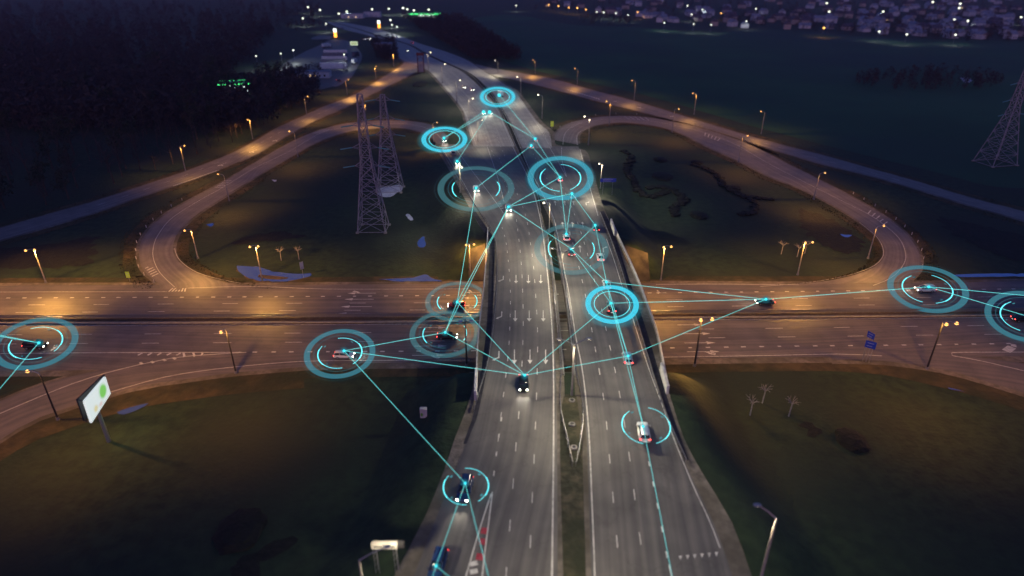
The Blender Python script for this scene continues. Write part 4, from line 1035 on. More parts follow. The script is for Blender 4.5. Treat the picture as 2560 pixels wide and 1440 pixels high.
# ------------------------------------------------------------------ cyan rings and lines
def annulus(bm, r0, r1, a0=0, a1=360, n=96, z=0, th=.02):
    full = abs(a1-a0) >= 360; k = max(3, int(n*abs(a1-a0)/360)); rings = []
    for i in range(k if full else k+1):
        a = R(a0 + (a1-a0)*i/k)
        rings.append([bm.verts.new((math.cos(a)*r, math.sin(a)*r, z)) for r in (r0, r1)])
    m_ = len(rings)
    for i in range(m_ if full else m_-1):
        a, b = rings[i], rings[(i+1)%m_]; bm.faces.new((a[0], a[1], b[1], b[0]))
def ring(cx, cy, rx, ry, style, label, hill=True, arcs=True, roll=0.0):
    d = ray(cx, cy); dep = math.asin(-d.normalized().z)
    t = max(0.0, math.asin(min(.98, ry/rx)) - dep)
    z0 = 0.0
    for _ in range(6):
        p = P(cx, cy, z0); depth = p.y*CT + (HCAM-p.z)*ST; r = rx*depth/F_PX
        z0 = (zm(p.y) if hill else 0.0) + r*math.sin(t) + .6
    p = P(cx, cy, z0)
    root = empty('light_ring', p); root.rotation_euler = (t, roll, -math.atan2(p.x, p.y))
    px = depth/F_PX   # metres per photograph pixel
    band = {'strong':'g_strong','blue':'g_blue','mid':'g_mid','faint':'g_faint'}.get(style)
    arc = 'g_arc' if style != 'faint' else 'g_arc'
    if band:
        w = {'strong':.20,'blue':.18,'mid':.17,'faint':.17}[style]*r
        bm = bmesh.new(); annulus(bm, r-w, r); obj('band', bm, M[band], root)
        bm = bmesh.new()
        for i in range(180):   # fine teeth, radial marks that show on the near and far sides
            a = i*2; annulus(bm, r-w*.95, r-w*.05, a, a+.9, 360, z=.05)
        obj('tooth_ring', bm, M['g_faint'], root)
        bm = bmesh.new(); annulus(bm, r*1.07, r*1.07+.55*px); obj('hairline', bm, M['g_faint'], root)
        bm = bmesh.new(); annulus(bm, r*.72, r*.72+1.1*px); obj('thin_circle', bm, M['g_arc_faint' if style != 'faint' else 'g_mid'], root)
        if style in ('strong', 'blue'):
            for q_ in (2.5, 6, 11) if style == 'strong' else (2.5, 6):
                bm = bmesh.new(); annulus(bm, r+.01, r+q_*px, z=-.03*q_); annulus(bm, r-w-q_*px*.8, r-w-.01, z=-.03*q_); obj('halo', bm, M['g_halo'], root)
        ri = r*.60
        if style == 'strong':
            bm = bmesh.new(); annulus(bm, r*.66, r*.66+1.2*px); obj('thin_circle', bm, M['g_arc'], root)
            ri = None
    else: ri = r
    if ri:
        segs = [(-35,25,2.6),(-60,90,1.3),(155,215,2.6),(140,270,1.4),(-40,20,1.2)]
        for a0, a1, w in segs:
            bm = bmesh.new(); annulus(bm, ri, ri+w*px, a0, a1); obj('arc', bm, M['g_arc' if w > 2 else 'g_arc_faint' if style == 'faint' else 'g_arc'], root)
        bm = bmesh.new()
        for a in (-42,-38,42,46,140,136,222): 
            aa = R(a); q = V((math.cos(aa)*ri*.88, math.sin(aa)*ri*.88, 0)); box(bm, q.x-.12, q.x+.12, q.y-.12, q.y+.12, 0, .03)
        obj('speck', bm, M['g_arc_faint'], root)
    tag(root, label, 'light ring', 'cyan light rings round the cars')
ring(1244,242,44,24,'strong','small bright cyan ring round the white truck high on the main road')
ring(1111,348,57,31,'strong','bright cyan ring at the top of the left ramp')
ring(1190,470,96,56,'faint','wide faint cyan ring round the white car on the left ramp')
ring(1401,444,82,54,'blue','large blue-cyan ring where the right loop meets the main road')
ring(1428,621,93,64,'faint','wide faint cyan ring over the far end of the bridge')
ring(1530,760,66,48,'strong','brightest solid cyan ring over the right bridge deck')
ring(1615,1063,58,44,None,'broken thin cyan ring without a band at the lower right')
ring(1165,1215,55,43,None,'broken thin cyan ring without a band at the lower left')
ring(850,882,87,61,'mid','cyan ring round the white car left of the bridge', False)
ring(1112,833,88,59,'faint','faint cyan ring beside the bridge round the black car', False)
ring(1143,753,80,50,'faint','faintest cyan ring behind the bridge parapet round the red car', False)
ring(90,857,90,62,'mid','cyan ring at the left edge round the black car', False)
ring(2318,721,88,57,'mid','cyan ring at the end of the right loop', False)
ring(2566,790,86,62,'mid','cyan ring cut by the right edge of the picture', False)

NODES = { 'truck':((1248,238),1,'the truck ring'), 'top_ring':((1110,345),1,'the ramp top ring'), 'pair_left':((1209,280),1,'the left pair car'), 'pair_right':((1224,280),1,'the right pair car'),
 'upper_dark':((1338,347),1,'the upper median car'), 'lower_teal':((1328,364),1,'the lower median car'), 'ramp_dark':((1143,403),1,'the dark ramp car'), 'faint_ramp':((1190,470),1,'the faintly ringed ramp car'),
 'big_blue':((1400,443),1,'the blue ring car'), 'rim':((1430,484),1,'the blue rim car'), 'join':((1271,517),1,'the ramp join car'), 'rail_black':((1488,563),1,'the black guardrail car'),
 'white_top':((1416,585),1,'the white bridge car'), 'faint_bridge':((1428,622),1,'the red-lit bridge car'), 'rim_white':((1516,705),1,'the white car above the ring'), 'solid':((1527,758),1,'the solid ring car'),
 'silver_roof':((1570,890),1,'the silver-roofed car'), 'black_front':((1312,938),1,'the front black car'), 'white_low':((1608,1066),1,'the lower right car'), 'blue_low':((1163,1208),1,'the broken ring car'),
 'blue_cut':((1090,1415),1,'the bottom edge car'), 'white_cross':((860,877),0,'the white cross road car'), 'black_cross':((1113,831),0,'the black cross road car'), 'red_cross':((1143,755),0,'the red cross road car'),
 'left_edge':((97,857),0,'the left edge car'), 'teal_right':((1915,748),0,'the teal car'), 'loop_end':((2322,717),0,'the right loop car'), 'right_edge':((2600,800),0,'the right edge car')}
npos = {}
for kx, (p, hill, t) in NODES.items():
    q = PM(p[0], p[1], 2.2) if hill else P(p[0], p[1], 8.6)
    npos[kx] = q
    depth = q.y*CT + (HCAM-q.z)*ST
    bm = bmesh.new(); bmesh.ops.create_uvsphere(bm, u_segments=14, v_segments=8, radius=3.4*depth/F_PX if p[1] > 300 else 4.2*depth/F_PX)
    nd = smooth(obj('light_node', bm, M['g_node'], loc=q)); pxm = depth/F_PX
    for hr in (6, 10):
        bm = bmesh.new(); bmesh.ops.create_uvsphere(bm, u_segments=14, v_segments=8, radius=hr*pxm); smooth(obj('halo', bm, M['g_halo'], nd))
    for gi in range(6):
        a_ = random.uniform(0, 6.28); rr_ = random.uniform(5, 11)*pxm; s_ = random.uniform(1.2, 2.6)*pxm
        bm = bmesh.new(); bm.faces.new([bm.verts.new((math.cos(a_)*rr_ + math.cos(b_)*s_, math.sin(a_)*rr_ + math.sin(b_)*s_, random.uniform(-.5,.5)*pxm)) for b_ in (a_, a_+1.9, a_+3.9)])
        obj('glint', bm, M['g_arc_faint'], nd)
    tag(nd, 'glowing cyan dot above ' + t, 'light dot', 'cyan dots above the cars')
OFF = {'off1':((1226,1460),1),'off2':((1076,1460),1),'off3':((1146,1460),1),'off4':((1684,1460),1),'off5':((-30,832),0),'off6':((-30,836),0),'off7':((-30,1006),0),'off8':((2600,742),0)}
for kx, (p, hill) in OFF.items(): npos[kx] = PM(p[0], p[1], 2.2) if hill else P(p[0], p[1], 8.6)
LINES = [('blue_low','blue_cut'),('blue_low','off1'),('blue_cut','off2'),('blue_cut','off3'),('white_cross','blue_low'),('white_cross','black_cross'),('white_cross','black_front'),('black_cross','black_front'),('red_cross','black_front'),
 ('black_cross','red_cross'),('red_cross','faint_ramp'),('red_cross','join'),('black_cross','join'),('black_front','solid'),('black_front','silver_roof'),('silver_roof','teal_right'),('solid','teal_right'),('rim_white','teal_right'),
 ('teal_right','loop_end'),('loop_end','off8'),('loop_end','right_edge'),('solid','silver_roof'),('rim_white','silver_roof'),('solid','white_low'),('silver_roof','white_low'),('rim_white','solid'),('rail_black','rim_white'),('rail_black','faint_bridge'),
 ('faint_bridge','solid'),('faint_bridge','rim_white'),('join','big_blue'),('join','rim'),('join','faint_bridge'),('rim','rail_black'),('big_blue','white_top'),('rim','white_top'),('faint_ramp','lower_teal'),('ramp_dark','pair_right'),
 ('top_ring','pair_left'),('top_ring','pair_right'),('pair_right','upper_dark'),('truck','upper_dark'),('upper_dark','big_blue'),('lower_teal','big_blue'),('white_low','off4'),('left_edge','off5'),('left_edge','off6'),('left_edge','off7')]
for a, b in LINES:
    pa, pb = npos[a], npos[b]
    n = 14; bm = bmesh.new(); pts = [pa.lerp(pb, i/n) for i in range(n+1)]
    rad = [max(.02, (.44 if q.y < 230 else .33)*(q.y*CT + (HCAM-q.z)*ST)/F_PX) for q in pts]
    if a.startswith('off') or b.startswith('off'):
        end = NODES[a][2]; lb = 'cyan line from %s out of the picture, %s' % (end, {'off1':'down to the right','off2':'straight down','off3':'steeply right','off4':'down along the road','off5':'upper of the left pair','off6':'lower of the left pair','off7':'down to the left','off8':'to the right edge'}[b])
    else: lb = 'cyan line from %s to %s' % (NODES[a][2], NODES[b][2])
    c = (pa+pb)/2
    tube(bm, [q - c for q in pts], rad, 5)
    tag(obj('light_line', bm, M['g_line'], loc=c), lb, 'light line', 'cyan lines between the cars')

# ------------------------------------------------------------------ pylons
def beam(bm, a, b, w): tube(bm, [a, b], w, 4, cap=False)
def pylon(base, H0, wb, label, rz=0.0, arms=(20,25.5,32), s=1.0, string_side=-1):
    root = empty('lattice_pylon', base, rz)
    lv = [0, 4.5, 9.0, 13, 16.5, 20, 23, 26, 29, 32, 35, 38, H0]; lv = [z for z in lv if z <= H0]
    if lv[-1] < H0: lv.append(H0)
    def wd(z): return wb/2*(1-z/22.0)+1.5*(z/22.0) if z < 22 else 1.5 - (z-22)/(H0-22)*.8
    cor = ((-1,-1),(1,-1),(1,1),(-1,1))
    for sx, sy in cor:
        bm = bmesh.new()
        for z0, z1 in zip(lv, lv[1:]): beam(bm, (sx*wd(z0), sy*wd(z0)*.8, z0), (sx*wd(z1), sy*wd(z1)*.8, z1), .16)
        obj('leg', bm, M['pylon'], root)
        bm = bmesh.new(); box(bm, sx*wd(0)-.45, sx*wd(0)+.45, sy*wd(0)*.8-.45, sy*wd(0)*.8+.45, -.3, .35); obj('footing', bm, M['concrete'], root)
    for i in range(4):
        a, b = cor[i], cor[(i+1)%4]; bm = bmesh.new()
        for z0, z1 in zip(lv, lv[1:]):
            q = lambda c_, z: (c_[0]*wd(z), c_[1]*wd(z)*.8, z)
            beam(bm, q(a,z0), q(b,z1), .09); beam(bm, q(b,z0), q(a,z1), .09); beam(bm, q(a,z1), q(b,z1), .09)
            if z0 < 1: beam(bm, q(a,z0+.15), q(b,z0+.15), .11)
        obj('lattice_bracing', bm, M['pylon'], root)
    for j, z in enumerate(arms):
        if z > H0: continue
        for sd in (-1, 1):
            bm = bmesh.new(); L = 2.4 - (0 if j == 1 else .6)
            for sy in (-1, 1):
                beam(bm, (sd*wd(z), sy*wd(z)*.8, z), (sd*(wd(z)+L), 0, z+.2), .07); beam(bm, (sd*wd(z), sy*wd(z)*.8, z+1.4), (sd*(wd(z)+L), 0, z+.2), .07)
            ao = obj('cross_arm', bm, M['pylon'], root)
            bm = bmesh.new(); x = sd*(wd(z)+L)
            tube(bm, [(x, 0, z+.2), (x + sd*3.4, -.6, z-.2)], .17, 8)
            obj('insulator_string', bm, M['teal'], ao)
    root.scale = (s,)*3
    tag(root, label, 'pylon', 'lattice power pylons')
pylon(P(934,572), 41, 8.6, 'tall lattice power pylon nearest the cross road inside the left loop')
pylon(P(977,474), 34, 8.6, 'lattice power pylon behind the taller one, over the snow patch')
pylon(P(2487,408), 41, 12.0, 'dim lattice power pylon at the right edge beyond the outer ramp', rz=R(12))

# ------------------------------------------------------------------ signs and billboards
def posts_sign(px, w, h, zb, m, label, cat='road sign', legs=2, rz=0.0, stripes_=2, prj=PT):
    p = prj(*px); root = empty('road_sign', p, rz)
    for i in range(legs):
        x = 0 if legs == 1 else (-w*.3 + i*w*.6); bm = bmesh.new(); tube(bm, [(x,0,-.2),(x,0,zb+h*.8)], .06, 6); obj('post', bm, M['galv'], root)
    bm = bmesh.new(); box(bm, -w/2, w/2, -.16, -.10, zb, zb+h); bd = obj('sign_board', bm, m, root)
    for i in range(stripes_):
        bm = bmesh.new(); z = zb + h*(.28+.42*i/max(1,stripes_-1)); box(bm, -w*.32, w*(.18+.12*i), -.175, -.162, z-.06, z+.06); obj('lettering_bar', bm, M['white_panel'], bd)
    return tag(root, label, cat)
posts_sign((1518,486), 5.2, 1.2, 4.3, M['blue_sign'], 'wide blue road sign on two legs right of the main road')
posts_sign((2164,904), 2.0, 1.6, 3.4, M['blue_sign'], 'blue road sign on thin posts near the cross road, lower of two', rz=R(-35))
posts_sign((2160,900), 1.6, 1.3, 5.4, M['blue_sign'], 'blue road sign seen edge on above its lower twin', rz=R(-65))
posts_sign((325,704), 1.0, 1.7, 1.2, M['yellow_sign'], 'yellow-green warning sign beside the sharp bend of the left loop', legs=1)
posts_sign((1380,321), 1.5, 2.6, 1.0, M['yellow_sign'], 'yellow-green sign at the wedge where the right loop leaves', legs=1)
posts_sign((757,684), 1.0, 2.1, 1.4, M['white_panel'], 'small tilted white sign behind the roadside pond', legs=1, stripes_=0, rz=R(40))
posts_sign((1085,372), 1.1, 1.6, 1.5, M['dark'], 'dark back of a small sign inside the bright ring', legs=1, stripes_=0)
# white box sign in the left field
p = PT(1060, 1042); root = empty('marker_stone', p)
bm = bmesh.new(); box(bm, -.6,.6,-.35,.35,0,1.9); bmesh.ops.bevel(bm, geom=bm.edges[:], offset=.05, segments=1); st_ = obj('block', bm, M['white_panel'], root)
bm = bmesh.new(); ell(bm, (-.3,-.37,.75), (.22,.03,.4), 10, 6); obj('green_emblem', bm, mat('green_emblem', (.12,.35,.06), .5), st_)
tag(root, 'white upright block with a green mark, alone in the left field', 'marker')
# small gantry at the bottom left
p0, p1 = PT(953,1422), PT(987,1430); root = empty('road_gantry', (p0+p1)/2)
for sd in (-1, 1):
    bm = bmesh.new()
    for dx, dy in ((-.25,-.25),(.25,-.25),(0,.25)): beam(bm, (sd*1.25+dx, dy, -.2), (sd*1.25+dx*.8, dy*.8, 4.2), .035)
    for z in range(4): beam(bm, (sd*1.25-.25,-.25,z), (sd*1.25+.25,-.25,z+1), .025); beam(bm, (sd*1.25+.25,-.25,z), (sd*1.25,.25,z+1), .025)
    obj('lattice_leg', bm, M['galv'], root)
bm = bmesh.new(); box(bm, -1.6,1.6,-.3,.25,4.2,5.0); obj('sign_board', bm, M['concrete'], root)
bm = bmesh.new(); box(bm, 1.62,2.4,-.1,.25,4.1,5.1); obj('dark_cabinet', bm, M['dark'], root)
bm = bmesh.new(); box(bm, -1.3,1.3,-.34,-.305,4.5,4.72); obj('lettering_bar', bm, M['dark'], root)
tag(root, 'small gantry with a white board on two lattice legs at the bottom edge', 'gantry')
# lit billboard
base = PT(272, 1102); root = empty('billboard', base, 0)
hb = 6.6
bm = bmesh.new(); tube(bm, [(0,0,-.4),(0,0,hb+1.5)], [.35,.28], 14); obj('mast', bm, M['galv'], root)
def bill_tex():
    m = mat('billboard_print', (.8,.8,.8), .5); t = m.node_tree; n = t.nodes; L = t.links; b = n['Principled BSDF']
    co = n.new('ShaderNodeTexCoord'); 
    def blob(cx, cz, rx, rz_, c, prev):
        mp = n.new('ShaderNodeMapping'); L.new(co.outputs['UV'], mp.inputs[0]); mp.inputs['Location'].default_value = (-cx/rx, -cz/rz_, 0); mp.inputs['Scale'].default_value = (1/rx, 1/rz_, 0)
        no = n.new('ShaderNodeVectorMath'); no.operation = 'LENGTH'; L.new(mp.outputs[0], no.inputs[0])
        rp = n.new('ShaderNodeValToRGB'); rp.color_ramp.elements[0].position = .6; rp.color_ramp.elements[1].position = 1.0
        rp.color_ramp.elements[0].color = (1,1,1,1); rp.color_ramp.elements[1].color = (0,0,0,1); L.new(no.outputs['Value'], rp.inputs[0])
        mx = n.new('ShaderNodeMixRGB'); L.new(rp.outputs[0], mx.inputs[0]); L.new(prev, mx.inputs[1]); mx.inputs[2].default_value = (*c, 1); return mx.outputs[0]
    rgb = n.new('ShaderNodeRGB'); rgb.outputs[0].default_value = (.78,.86,.80,1)
    o = blob(.74,.58,.20,.40,(.22,.62,.12), rgb.outputs[0]); o = blob(.30,.30,.11,.18,(.75,.68,.38), o); o = blob(.52,.20,.10,.10,(.72,.55,.50), o)
    L.new(o, b.inputs['Base Color']); L.new(o, b.inputs['Emission Color']); b.inputs['Emission Strength'].default_value = .85
    return m
def bb_panel(corners, m, name, parent, depth_v):
    bm = bmesh.new(); uvl = bm.loops.layers.uv.new('UVMap'); f1 = [bm.verts.new(c_) for c_ in corners]; f2 = [bm.verts.new(V(c_)+depth_v) for c_ in corners]
    f = bm.faces.new(f1)
    for l, uv in zip(f.loops, ((0,0),(1,0),(1,1),(0,1))): l[uvl].uv = uv
    bm.faces.new(f2[::-1])
    for i in range(4): bm.faces.new((f1[i], f2[i], f2[(i+1)%4], f1[(i+1)%4]))
    return obj(name, bm, m, parent)
# face from lower-left corner to upper-right corner, seen at a sharp angle
q1 = PY(209,998,base.y+.6) - base; 
BL, BR = PY(228,1056,base.y-2.2)-base, PY(279,985,base.y+4.2)-base
Yl, Yr = base.y-2.6, base.y+3.8
c00 = PY(230,1057,Yl)-base; c01 = PY(212,1003,Yl)-base; c10 = PY(277,984,Yr)-base; c11 = PY(264,942,Yr)-base
nrm = (c10-c00).cross(c01-c00).normalized(); 
bb_panel([c00,c10,c11,c01], bill_tex(), 'lit_face', root, -nrm*.35)
shift = V((-1.5, .5, 0))
fr = bb_panel([V(c00)+shift, V(c10)+V((-.6,.7,0)), V(c11)+V((-.6,.7,0)), V(c01)+shift], M['dark'], 'back_face', root, -nrm*.25)
bm = bmesh.new()
for a_, b_ in ((c00, V(c00)+shift),(c01, V(c01)+shift),(c10, V(c10)+V((-.6,.7,0)))): tube(bm, [V(a_)-nrm*.3, b_], .08, 6)
tube(bm, [(0,0,hb+1.2), (V(c00)+V(c10))/2 - nrm*.5], .2, 8)
obj('support_frame', bm, M['dark'], root)
tag(root, 'tilted billboard lit white with a green print, on a single mast at the lower left', 'billboard')
sl = spot('billboard_light', (.75,1,.55), 900, root, ((c00+c10)/2 + nrm*2.0 + V((0,0,.5))), 140, 1.0, (0,0,0), .8)

# red stele by the road fork
p = P(1053,181); root = empty('roadside_stele', p)
for sd in (-1, 1):
    bm = bmesh.new(); tube(bm, [(sd*2.3,0,-.2),(sd*2.2,0,13.6)], [.42,.34], 8); obj('column', bm, M['brick_red'], root)
bm = bmesh.new(); box(bm, -2.9,2.9,-.4,.4,12.2,14.2); obj('top_sign', bm, M['brick_red'], root)
bm = bmesh.new(); box(bm, -1.9,1.9,-.2,.2,7.0,8.0); obj('name_board', bm, M['wall_tan'], root)
bm = bmesh.new(); tube(bm, [(-2.1,0,9.3),(0,0,11.6),(2.1,0,9.3)], .2, 6); obj('arch', bm, M['brick_red'], root)
bm = bmesh.new(); box(bm, -1.85,1.85,-.1,.1,.2,6.9); obj('lower_panel', bm, M['wall_tan'], root)
tag(root, 'tall red-brown stele with two columns and an arch where the left ramp forks off', 'stele')

# ------------------------------------------------------------------ bare young trees
def young(px, label, group, h=4.2):
    p = PT(*px); root = empty('young_tree', p, random.uniform(0,6))
    bm = bmesh.new(); tube(bm, [(0,0,-.2),(.05,0,h*.3),(.1,.05,h*.58)], [.14,.12,.11], 7); obj('trunk', bm, M['palebark'], root)
    bm = bmesh.new()
    for i in range(8):
        a = i*math.pi/4 + random.uniform(-.25,.25); l = random.uniform(1.0,1.6); c_, s_ = math.cos(a), math.sin(a)
        tube(bm, [(.1,.05,h*.57),(c_*l*.45,s_*l*.45,h*.57+l*.5),(c_*l,s_*l,h*.57+l*random.uniform(.45,.8))], [.075,.055,.03], 5)
        tube(bm, [(c_*l*.45,s_*l*.45,h*.57+l*.5),(c_*l*.6+s_*.3,s_*l*.6-c_*.3,h*.57+l*1.0)], [.04,.02], 4)
    obj('crown', bm, M['palebark'], root)
    tag(root, label, 'tree', group)
young((1875,1037),'pale bare young tree nearest the road in the right field','bare young trees in the right field', 4.6)
young((1906,1006),'pale bare young tree farthest back of three in the right field','bare young trees in the right field', 4.6)
young((1972,1039),'pale bare young tree on the right of three in the right field','bare young trees in the right field', 4.6)
young((1953,634),'pale bare young tree alone left of the double lamp','bare young trees inside the loops')
young((1993,641),'pale bare young tree touching the double lamp pole','bare young trees inside the loops')
young((2012,633),'pale bare young tree just right of the double lamp pole','bare young trees inside the loops')
young((703,650),'faint bare young tree left of the tilted white sign','bare young trees inside the loops')
young((748,648),'faint bare young tree right behind the tilted white sign','bare young trees inside the loops')

# ------------------------------------------------------------------ marker posts round the loops
bm = bmesh.new(); box(bm, -.07,.07,-.07,.07,0,.85)
mp_me = bpy.data.meshes.new('marker_post'); bm.to_mesh(mp_me); bm.free(); mp_me.materials.append(M['white_panel'])
def markers(pts, step, label, grp):
    for p, d, s in resample([P(*q) for q in pts], step):
        o = bpy.data.objects.new('marker_post', mp_me); COL.objects.link(o); o.location = (p.x, p.y, -.06)
        tag(o, label, 'marker post', grp)
markers([(385,706),(362,690),(343,662),(339,636),(341,610),(353,584),(376,556),(412,526),(470,492)], 6.5, 'small white marker post on the outer edge of the left loop bend', 'marker posts round the left loop')
markers([(2305,668),(2310,640),(2290,598),(2255,560),(2205,525),(2130,483)], 6.5, 'small white marker post on the outer edge of the right loop bend', 'marker posts round the right loop')
markers([(1400,318),(1480,289),(1560,284),(1640,290)], 12, 'small white marker post along the top of the right loop', 'marker posts at the top of the right loop')

# ------------------------------------------------------------------ trees
def tree_meshes(h, seed, dense=1.0, foliage=False):
    rnd = random.Random(seed)
    bt = bmesh.new(); tube(bt, [(0,0,-.3),(rnd.uniform(-.2,.2),rnd.uniform(-.2,.2),h*.35),(rnd.uniform(-.4,.4),rnd.uniform(-.4,.4),h*.8)], [h*.022,h*.016,h*.005], 6)
    bc = bmesh.new(); tips = []
    for i in range(int(11)):
        z = h*rnd.uniform(.22,.8); a = rnd.uniform(0,6.28); l = h*rnd.uniform(.16,.30)*(1.15-z/h*.6)
        e = V((math.cos(a)*l, math.sin(a)*l, z + l*rnd.uniform(.5,1.1)))
        tube(bt, [(0,0,z), e], [h*.008, h*.002], 4, cap=False); tips.append((V((0,0,z)), e))
    for a_, b_ in tips:
        for j in range(int(22*dense)):
            t = rnd.uniform(.25,1.15); q = a_.lerp(b_, t) + V((rnd.gauss(0,1), rnd.gauss(0,1), rnd.gauss(0,1)))*h*.05
            s = h*.028*rnd.uniform(.6,1.5) * (1.6 if foliage else 1)
            u = V((rnd.gauss(0,1),rnd.gauss(0,1),rnd.gauss(.6,1))).normalized()*s; w_ = V((rnd.gauss(0,1),rnd.gauss(0,1),rnd.gauss(0,1))).normalized()*s*(.8 if foliage else .28)
            bc.faces.new([bc.verts.new(q-u), bc.verts.new(q+w_), bc.verts.new(q+u)])
    mt = bpy.data.meshes.new('trunk'); bt.to_mesh(mt); bt.free(); mt.materials.append(M['bark'])
    mc = bpy.data.meshes.new('crown'); bc.to_mesh(mc); bc.free(); mc.materials.append(M['bush' if foliage else 'twig'])
    return mt, mc
TV = [tree_meshes(12, 1), tree_meshes(14, 2), tree_meshes(11, 3, 1.2), tree_meshes(13, 4, 1.3, True)]
def tree(p, s, v, label, group):
    root = empty('tree', p, random.uniform(0,6.28)); mt, mc = TV[v]
    for nm, me in (('trunk', mt), ('crown', mc)):
        o = bpy.data.objects.new(nm, me); COL.objects.link(o); o.parent = root
    root.scale = (s, s, s*random.uniform(.85,1.15)); tag(root, label, 'tree', group); return root
ramp_top = [(0,570),(125,535),(225,507),(325,475),(425,442),(500,415),(575,385),(640,351),(690,322),(765,287),(815,265),(890,235),(952,197),(985,165)]
def above_ramp(px, py, m=16):
    if px < 0: return py < 565 - px*.3
    for (x0,y0),(x1,y1) in zip(ramp_top, ramp_top[1:]):
        if x0 <= px <= x1: return py < y0 + (y1-y0)*(px-x0)/(x1-x0) - m
    return False
def in_park(px, py): return (560 < px < 1000 and 84 < py < 225 and py > 90 - (px-800)*.05 and px > 640 - (py-140)*.9)
placed = []
def ok_spot(x, y, dmin):
    for a, b in placed:
        if (a-x)**2 + (b-y)**2 < dmin*dmin: return False
    placed.append((x, y)); return True
cand = []
tries = 0
while len(cand) < 300 and tries < 40000:
    tries += 1
    px = random.uniform(-250, 960); py = random.uniform(150, 600) ; p = P(px, py)
    if p.y > 520 or not above_ramp(px, py, 24) or in_park(px, py): continue
    if px > 700 and py < 235: continue
    if ok_spot(p.x, p.y, 6.5): cand.append(p)
for p in cand:
    v_ = random.choice((0,1,2,0,1,2,3)); q_ = pix(p)
    ev = 'dark evergreen tree' if v_ == 3 else 'bare leafless tree'
    dp = 'at the edge of the wood' if not above_ramp(q_[0], q_[1], 55) else 'in the middle of the wood' if not above_ramp(q_[0], q_[1], 130) else 'deep inside the dark wood'
    lr = 'near the left edge' if q_[0] < 200 else 'left of the station' if q_[0] < 560 else 'close to the truck park'
    tree(p, random.uniform(.8,1.35), v_, '%s %s, %s' % (ev, dp, lr), '%ss %s, %s' % (ev, dp, lr))
# the rest of the wood, farther off: one mass
def wood(name, n, test, rng, seed, h=(10,15)):
    rnd = random.Random(seed); verts = []; faces = []; k_ = 0; t_ = 0
    while k_ < n and t_ < n*60:
        t_ += 1
        px, py = rnd.uniform(rng[0], rng[1]), rnd.uniform(rng[2], rng[3]); p = P(px, py)
        if not test(px, py, p): continue
        k_ += 1; hh = rnd.uniform(*h); rr_ = hh*.3
        for j in range(60):
            a = rnd.uniform(0,6.28); zz = rnd.uniform(.15,1.0); r_ = rr_*math.sqrt(rnd.random())*(1.15-abs(zz-.5))
            q = V((p.x+math.cos(a)*r_, p.y+math.sin(a)*r_, hh*zz)); s = hh*.05*rnd.uniform(.6,1.6)
            i0 = len(verts)
            for _ in range(3): verts.append((q.x+rnd.gauss(0,s), q.y+rnd.gauss(0,s), q.z+rnd.gauss(0,s)))
            faces.append((i0,i0+1,i0+2))
        i0 = len(verts); verts += [(p.x-.15,p.y,0),(p.x+.15,p.y,0),(p.x,p.y,hh*.8)]; faces.append((i0,i0+1,i0+2))
    me = bpy.data.meshes.new(name); me.from_pydata(verts, [], faces); me.update()
    return obj(name, me, M['twig'], kind='stuff')
wood('far_wood', 2600, lambda x,y,p: above_ramp(x,y,24) and not in_park(x,y) and not (x > 690 and y > 80 and y < 235) and p.y < 2200, (-400, 800, 12, 330), 3)
wood('roadside_wood', 800, lambda x,y,p: x > 1010+(y-50)*1.75 and x < 1150+(y-46)*1.45, (1000, 1330, 48, 150), 4, (7,12))
wood('town_greenery', 700, lambda x,y,p: y < 22+(x-1300)*.075 and p.y < 2400, (1320, 2700, 2, 105), 5, (6,11))
wood('hedge_clump', 130, lambda x,y,p: ((x-2330)/190)**2 + ((y-205)/22)**2 < 1, (2130, 2530, 180, 230), 6, (4,8))
wood('field_edge_clump', 50, lambda x,y,p: ((x-1520)/70)**2 + ((y-52)/12)**2 < 1, (1440, 1600, 36, 66), 7, (6,10))
wood('park_trees', 110, lambda x,y,p: True, (640, 800, 178, 232), 8, (6,10))
wood('service_trees', 150, lambda x,y,p: x > 925+(y-100)*.4 and x < 985+(y-100)*.2, (900, 1000, 104, 150), 9, (5,8))

# ------------------------------------------------------------------ truck park and service stations
o = patch('truck_park', [(640,225),(700,165),(760,130),(800,112),(830,92),(800,88),(780,98),(860,100),(890,118),(905,140),(893,170),(870,200),(800,224),(720,230)], M['asphalt'], -.06); o['kind'] = 'structure'
o = patch('truck_park_lane', [(862,100),(885,112),(902,135),(893,165),(873,195),(845,215),(830,212),(862,190),(878,165),(884,140),(874,118)], M['asphalt_ramp'], -.045); o['kind'] = 'structure'
for i in range(6):
    y = 134 + i*8.2; p = P(862 - i*.4, y)
    truck(p, R(4), 'white articulated truck parked in the row, %s from the top' % ['first','second','third','fourth','fifth','sixth'][i], cab=['white','blue','white','dark','white','silver'][i], L=21 if i < 5 else 20, group='white trucks parked side by side', hh=3.3 if i < 5 else 4.0, trailer=('truck_white','truck_gap_shade','truck_white','truck_gap_shade','truck_white','truck_white')[i])
for i, (x, y, r_) in enumerate(((822,118,60),(889,158,88),(893,140,80))):
    truck(P(x, y), R(r_), ['white truck parked at an angle above the row','white truck at the right edge of the lane, lower','dark truck at the right edge of the lane, upper'][i], L=10, cab=['white','white','dark'][i], trailer='truck_white' if i < 2 else 'roof_dark')
